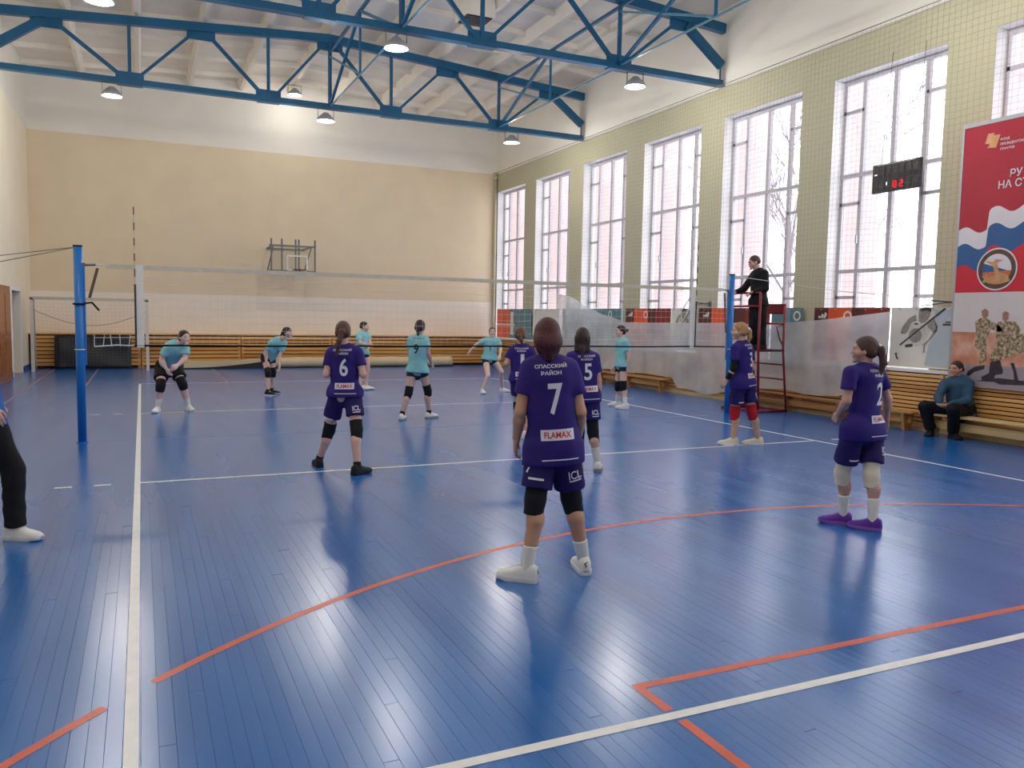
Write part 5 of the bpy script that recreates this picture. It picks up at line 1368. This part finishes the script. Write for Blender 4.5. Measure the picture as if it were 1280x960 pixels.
PEOPLE = [
 dict(PUR, id='p7', label='player in purple kit number 7 with red-brown gathered hair, back turned', crop=c7, H=1.70, h=.0095, hh=.005,
      fL=(362, 1795, -72), fR=(742, 1735, -8), hd=(500, 165, 0.0), nk=(512, 292, 0), sL=(385, 372), sR=(650, 372, .02), eL=(322, 665, -.03), wL=(297, 850, .05), eR=(722, 665, 0), wR=(712, 820, .16),
      pv=(540, 878, 0), pL=(466, 905), pR=(616, 900), kL=(422, 1250, .0), kR=(662, 1240, .02), hf=-8, hair='low', haircol=(74, 24, 30), sock=C_white, socklen=.15, shoe=(S_white, S_wsole, C_white),
      skin=(196, 150, 122), hem=.13, shortfrac=.78, build=1.02, prints=team_prints('7')),
 dict(PUR, id='p6', label='player in purple kit number 6 with long ponytail and black shoes, back turned', crop=(360, 380, 4.171), H=1.63, h=.011,
      fL=(162, 848, -25), fR=(362, 890, 35), hd=(288, 145), nk=(292, 212), sL=(225, 255), sR=(362, 250), eL=(200, 368, -.06), wL=(240, 340, .2), eR=(392, 368, -.05), wR=(350, 335, .2),
      pv=(296, 455), pL=(256, 470), pR=(338, 468), kL=(214, 660), kR=(358, 655), hf=-6, hair='pony', tail=[(0, -.13, .0), (-.03, -.15, -.10), (-.06, -.13, -.26)], haircol=(84, 56, 46), shoe=(S_black, S_black, C_black), sock=C_black, socklen=.06,
      skin=(214, 172, 156), shortfrac=.62, hem=.06, palmL=(0, 0, 1), palmR=(0, 0, 1), prints=team_prints('6', True)),
 dict(PUR, id='p1', label='player in purple kit number 1 half hidden behind number 7', crop=c7, H=1.58,
      fL=(302, 838, -10), fR=(352, 842, 10), hd=(325, 152), nk=(330, 218), sL=(268, 258), sR=(392, 256), eL=(228, 345, -.03), wL=(240, 340, .2), eR=(425, 345, -.03), wR=(400, 340, .2),
      pv=(328, 440), pL=(300, 448), pR=(356, 448), kL=(306, 640, .05), kR=(352, 640, .05), hf=10, hair='pony', tail=[(0, -.12, -.02), (.03, -.13, -.08), (.05, -.12, -.14)], haircol=(96, 68, 50), shoe=(S_white, S_wsole, C_white), skin=(206, 164, 144), prints=team_prints('1', True)),
 dict(PUR, id='p5', label='player in purple kit number 5 with loose dark hair, right arm hanging, back turned', crop=c7, H=1.60, h=.011,
      fL=(715, 1050, 0), fR=(838, 1058, 8), hd=(738, 172), nk=(742, 262), sL=(662, 300), sR=(818, 302), eL=(640, 450, 0), wL=(640, 580, .1), eR=(842, 460, 0), wR=(845, 590, .05),
      pv=(748, 545), pL=(702, 560), pR=(794, 558), kL=(712, 800), kR=(806, 798), hf=8, hair='loose', haircol=(52, 36, 34), shoe=(S_white, S_grey, C_white), sock=C_white, socklen=.2, padlen=(.2, .14), skin=(206, 164, 144), hem=.10, shortfrac=.66, prints=team_prints('5', True, .03)),
 dict(PUR, id='p3', label='player in purple kit number 3 with blonde ponytail, black arm sleeve and red knee pads', crop=(870, 390, 5.336), H=1.70, h=.011,
      fL=(245, 890, -80), fR=(410, 888, -78), hd=(290, 128), nk=(306, 192), sL=(262, 240, -.13), sR=(348, 236, .13), eL=(252, 375, -.15), wL=(205, 450, -.10), eR=(372, 370, .16), wR=(330, 450, .24),
      pv=(312, 458), pL=(284, 472, -.08), pR=(342, 468, .08), kL=(258, 672), kR=(372, 670), hf=-78, hair='pony', tie=True, tail=[(0, -.13, .0), (0, -.14, -.08), (0, -.12, -.16)], haircol=(170, 130, 86), shoe=(S_cream, S_wsole, C_cream), skin=(206, 166, 140),
      pads=C_redk, sleeve='L', hem=.11, shortfrac=.68, prints=team_prints('3', True, .02)),
 dict(PUR, id='p2', label='player in purple kit number 2 with long brown ponytail, white knee pads and purple shoes', crop=(1010, 410, 3.693), H=1.60, h=.0105, hh=.0055,
      fL=(158, 906, -72), fR=(296, 934, -58), hd=(262, 102), nk=(272, 163), sL=(196, 205, -.12), sR=(322, 205, .10), eL=(178, 335, -.14), wL=(140, 400, .0), eR=(368, 330, .12), wR=(360, 420, .18),
      pv=(256, 452), pL=(212, 470, -.06), pR=(298, 468, .06), kL=(158, 668), kR=(292, 680), hf=-62, hair='pony', tie=True, tail=[(0, -.13, .01), (0, -.155, -.10), (0, -.12, -.25)], haircol=(72, 46, 40), shoe=(S_purple, mat('lilac_sole_rubber', (134, 92, 176), .5), cloth('lilac_lace', (170, 130, 200))),
      pads=C_cream, padlen=(.14, .11), sock=C_white, socklen=.2, skin=(198, 156, 138), hem=.12, shortfrac=.74, prints=team_prints('2', True, .02)),
 dict(AQ, id='t1', label='crouching player in turquoise shirt and black shorts with white socks, next to the sideline', crop=(180, 400, 7.686), H=1.66, build=1.16, tight=False, shortfrac=.62, bottom=C_black,
      fR=(130, 885, 172), fL=(428, 868, 140), hd=(388, 165, -.30), nk=(335, 222, -.2), sR=(232, 262, -.22), sL=(400, 275, -.14), eR=(168, 385, -.22), wR=(215, 470, -.28), eL=(395, 370, -.2), wL=(325, 432, -.36),
      pv=(235, 450, .12), pR=(170, 462, .08), pL=(302, 462, .10), kR=(160, 632, -.14), kL=(368, 612, -.12), hf=125, hair='bun', haircol=(34, 24, 26), shoe=(S_white, S_wsole, C_white), sock=C_white, socklen=.16, skin=(222, 184, 174), palmL=(-.5, 0, .8), palmR=(.5, 0, .8)),
 dict(AQ, id='t2', label='bent-over player in turquoise shirt with black knee pads and black shoes, hands toward knees', crop=(315, 400, 9.15), H=1.62, bottom=C_maroon, shortfrac=.35,
      fR=(185, 868, 108), fL=(232, 846, 108), hd=(405, 145, -.18), nk=(330, 205, -.12), sR=(215, 262, -.16), sL=(372, 262, .0), eR=(160, 385, -.12), wR=(165, 490, -.14), eL=(312, 415, -.06), wL=(312, 515, -.14),
      pv=(185, 430, .10), pR=(150, 440, .02), pL=(222, 440, .14), kR=(185, 605, -.08), kL=(240, 600, .02), hf=110, hp=-.1, hair='pony', tail=[(0, -.12, .0), (0, -.16, -.06), (0, -.2, -.12)], haircol=(30, 24, 28), band=True, shoe=(S_black, S_wsole, C_white), sock=C_black, socklen=.06, skin=(218, 180, 166)),
 dict(AQ, id='t3', label='player in turquoise shirt with short dark hair and crossed forearms behind number 6', crop=(430, 395, 9.6), H=1.66,
      fR=(195, 888, 95), fL=(262, 884, 95), hd=(245, 128), nk=(222, 192), sR=(168, 232, -.14), sL=(285, 228, .12), eR=(192, 325, -.24), wR=(285, 348, -.26), eL=(312, 330, .0), wL=(285, 395, -.16),
      pv=(218, 432), pR=(190, 440), pL=(248, 440), kR=(205, 655), kL=(285, 640), hf=95, hair='short', haircol=(30, 26, 28), shoe=(S_white, S_grey, C_white), skin=(222, 182, 166), pads=None),
 dict(AQ, id='t9', label='player in turquoise shirt number 9 with dark shorts, legs apart, back turned', crop=(490, 395, 7.11), H=1.62, h=.012,
      fL=(86, 926, 5), fR=(330, 908, 40), hd=(252, 98), nk=(245, 162), sL=(172, 205), sR=(302, 212), eL=(150, 330, .1), wL=(185, 370, .26), eR=(322, 335, -.02), wR=(352, 420, .08),
      pv=(225, 470), pL=(180, 488), pR=(268, 485), kL=(148, 682), kR=(318, 662), hf=14, hair='pony', tail=[(0, -.11, -.02), (.0, -.12, -.08), (0, -.11, -.14)], haircol=(48, 34, 34), shoe=(S_white, S_grey, C_white), sock=C_black, socklen=.07, skin=(206, 170, 156), hem=.06,
      prints=[dict(type='text', body='9', size=.17, w=.085, at=(-.03, .58), mat=PRINT_K, name='number_print'), dict(type='rect', size=(.2, .012), at=(.0, .88), mat=PRINT_K, name='lettering_bar')]),
 dict(AQ, id='t5', label='player in turquoise shirt stepping sideways with one arm stretched out, facing the net', crop=(575, 400, 9.6), H=1.58,
      fR=(268, 882, 165), fL=(508, 860, 125), hd=(390, 140, -.05), nk=(380, 212), sR=(282, 250), sL=(458, 246), eR=(205, 290, -.03), wR=(130, 360, -.05), eL=(488, 345, -.06), wL=(478, 420, -.18),
      pv=(352, 452), pR=(308, 470), pL=(398, 466), kR=(335, 668, -.12), kL=(498, 620, -.14), hf=172, hair='bun', haircol=(120, 84, 66), shoe=(S_white, S_wsole, C_white), skin=(226, 190, 172), pads=None, palmR=(0, -1, 0), palmL=(0, 0, 1),
      prints=[dict(type='text', body='5', size=.09, w=.05, side='front', at=(.0, .45), mat=PRINT_K, name='number_print')]),
 dict(AQ, id='t6', label='player in turquoise shirt standing sideways by the far sideline with hands hanging down', crop=(750, 400, 8.345), H=1.62,
      fL=(262, 926, -100), fR=(182, 898, -100), hd=(215, 118), nk=(232, 190), sL=(272, 225, -.14), sR=(205, 228, .14), eL=(302, 385, -.16), wL=(290, 500, -.14), eR=(165, 400, .16), wR=(142, 495, .08),
      pv=(228, 462), pL=(246, 478, -.07), pR=(206, 478, .07), kL=(240, 692), kR=(186, 688), hf=-102, hair='bun', haircol=(46, 34, 36), band=False, shoe=(S_white, S_wsole, C_white), sock=C_white, socklen=.15, skin=(220, 182, 166)),
 dict(id='ref', label='referee in black clothes standing on the red stand, hands on the rail', crop=(905, 310, 4.368), H=1.82, z=PZ + .02, depth=15.35, fo=dict(L=-.08, R=.10), top=C_sweat, topname='sweatshirt', bottom=C_trk, trousers=True, long=True, h=.013, hh=.0065,
      fL=(205, 556, -88), fR=(165, 545, -88), hd=(165, 78), nk=(188, 118), sL=(222, 138, -.17), sR=(168, 142, .17), eL=(228, 222, -.22), wL=(158, 241, -.12), eR=(110, 222, .2), wR=(62, 243, .14),
      pv=(190, 288), pL=(200, 298, -.09), pR=(172, 298, .09), kL=(204, 420), kR=(160, 420), hf=-92, hp=.25, hair='short', haircol=(66, 48, 40), shoe=(S_black, S_black, C_black), skin=(204, 160, 138), hem=.10, palmL=(0, -1, 0), palmR=(0, -1, 0), curl=55, build=1.05),
 dict(id='man', label='man in slate blue jacket and black trousers seated on the pale bench, hands clasped', crop=(1135, 440, 8.0), H=1.76, top=C_jacket, topname='jacket', bottom=C_trk, trousers=True, long=True, h=.012, hh=.0055,
      fL=(448, 866, 178), fR=(225, 834, -140), hd=(482, 168, .02), nk=(500, 262, .03), sL=(610, 322, -.08), sR=(372, 318, .08), eL=(592, 480, -.16), wL=(400, 532, -.20), eR=(300, 452, -.02), wR=(322, 532, -.14),
      pv=(525, 585, .04), pL=(580, 605, -.01), pR=(465, 595, .07), kL=(455, 572, -.26), kR=(170, 545, .08), hf=-112, hair='short', haircol=(58, 42, 38), shoe=(S_black, S_black, C_black), skin=(196, 150, 130), hem=.10, palmL=(-.8, 0, -.3), palmR=(.8, 0, -.3), hdirL=(-.8, -.2, -.4), hdirR=(.7, -.3, -.4), curl=55, folds=.005, build=1.12),
 dict(id='left', label='person in blue top, black trousers and white shoes walking past the left sideline', crop=(0, 420, 3.431), H=1.72, top=C_bluetop, topname='sweatshirt', bottom=C_trk, trousers=True, long=True, h=.012,
      fL=(-190, 850, 92), fR=(66, 872, 95), hd=(-92, -55), nk=(-98, 20), sL=(-98, 58, .16), sR=(-102, 58, -.17), eL=(-70, 190, .2), wL=(-20, 300, .12), eR=(-95, 190, -.2), wR=(-35, 310, -.16),
      pv=(-75, 320), pL=(-75, 335, .09), pR=(-65, 335, -.08), kL=(-120, 590), kR=(55, 575), hf=92, hair='short', haircol=(60, 44, 38), shoe=(S_white, S_wsole, C_white), skin=(206, 164, 144), hem=.10),
]
for d_ in PEOPLE: build_person(d_)
for l_ in LOG: print(*l_)

# ================================================================== OUTSIDE THE WINDOWS
M_bark = mat('frosted_bark', (124, 114, 120), .8, .2, .2, 6)
def tree(x, y, h, label, seed):
    r = random.Random(seed); q = MB()
    def grow(p, d, L, rad, depth):
        e = p + d * L
        q.tube([p, p.lerp(e, .5) + Vector((r.uniform(-.04, .04), r.uniform(-.04, .04), 0)) * L, e], [rad, rad * .85, rad * .65], 5 if depth < 2 else 3, cap=False)
        if depth >= 5: return
        n = 3 if depth < 2 else 4
        for k in range(n):
            a = r.uniform(0, 2 * math.pi); t = r.uniform(.35, .75)
            nd = (d * math.cos(t) + Vector((math.cos(a), math.sin(a), r.uniform(-.1, .5))) * math.sin(t)).normalized()
            grow(p.lerp(e, r.uniform(.55, 1.0)), nd, L * r.uniform(.55, .75), rad * .55, depth + 1)
        grow(e, (d + Vector((r.uniform(-.2, .2), r.uniform(-.2, .2), .1))).normalized(), L * .75, rad * .62, depth + 1)
    t = empty('bare_tree', (x, y, -.6), label, 'tree', 'bare trees outside the windows')
    grow(Vector((x, y, -.7)), Vector((0, 0, 1)), h * .34, .09, 0)
    q.build('branches', M_bark, t)
TREES = [((20, 9.4, 12.5), 'slender bare frosted tree next to the snowy shed, seen past the referee'), ((30, 17.5, 12.5), 'tall bare frosted tree behind the snowy shed'), ((20, 15.6, 12), 'bare frosted tree seen through the window beyond the net post'),
         ((35, 25, 12), 'distant bare frosted tree left of the snowy shed'), ((25, 30, 11), 'bare frosted tree farthest from the snowy shed'), ((38, 10.0, 11), 'bare frosted tree far behind the snowy shed roof')]
for i, ((x, y, h), lb) in enumerate(TREES): tree(x, y, h, lb, 20 + i)
hs_ = empty('snowy_shed', (23.7, 12.9, -.6), 'low shed with snow-covered roof outside the windows', 'shed')
MB().box(22.5, 25, 11.6, 14.2, -.7, 1.5).build('shed_wall', mat('pale_grey_boards', (170, 170, 178), .8), hs_)
MB().add([(22.2, 11.4, 1.45), (25.3, 11.4, 1.45), (25.3, 14.4, 1.45), (22.2, 14.4, 1.45), (22.2, 12.9, 2.9), (25.3, 12.9, 2.9)], [(0, 1, 5, 4), (2, 3, 4, 5), (0, 4, 3), (1, 2, 5), (0, 3, 2, 1)]).build('snow_roof', M_snow, hs_)
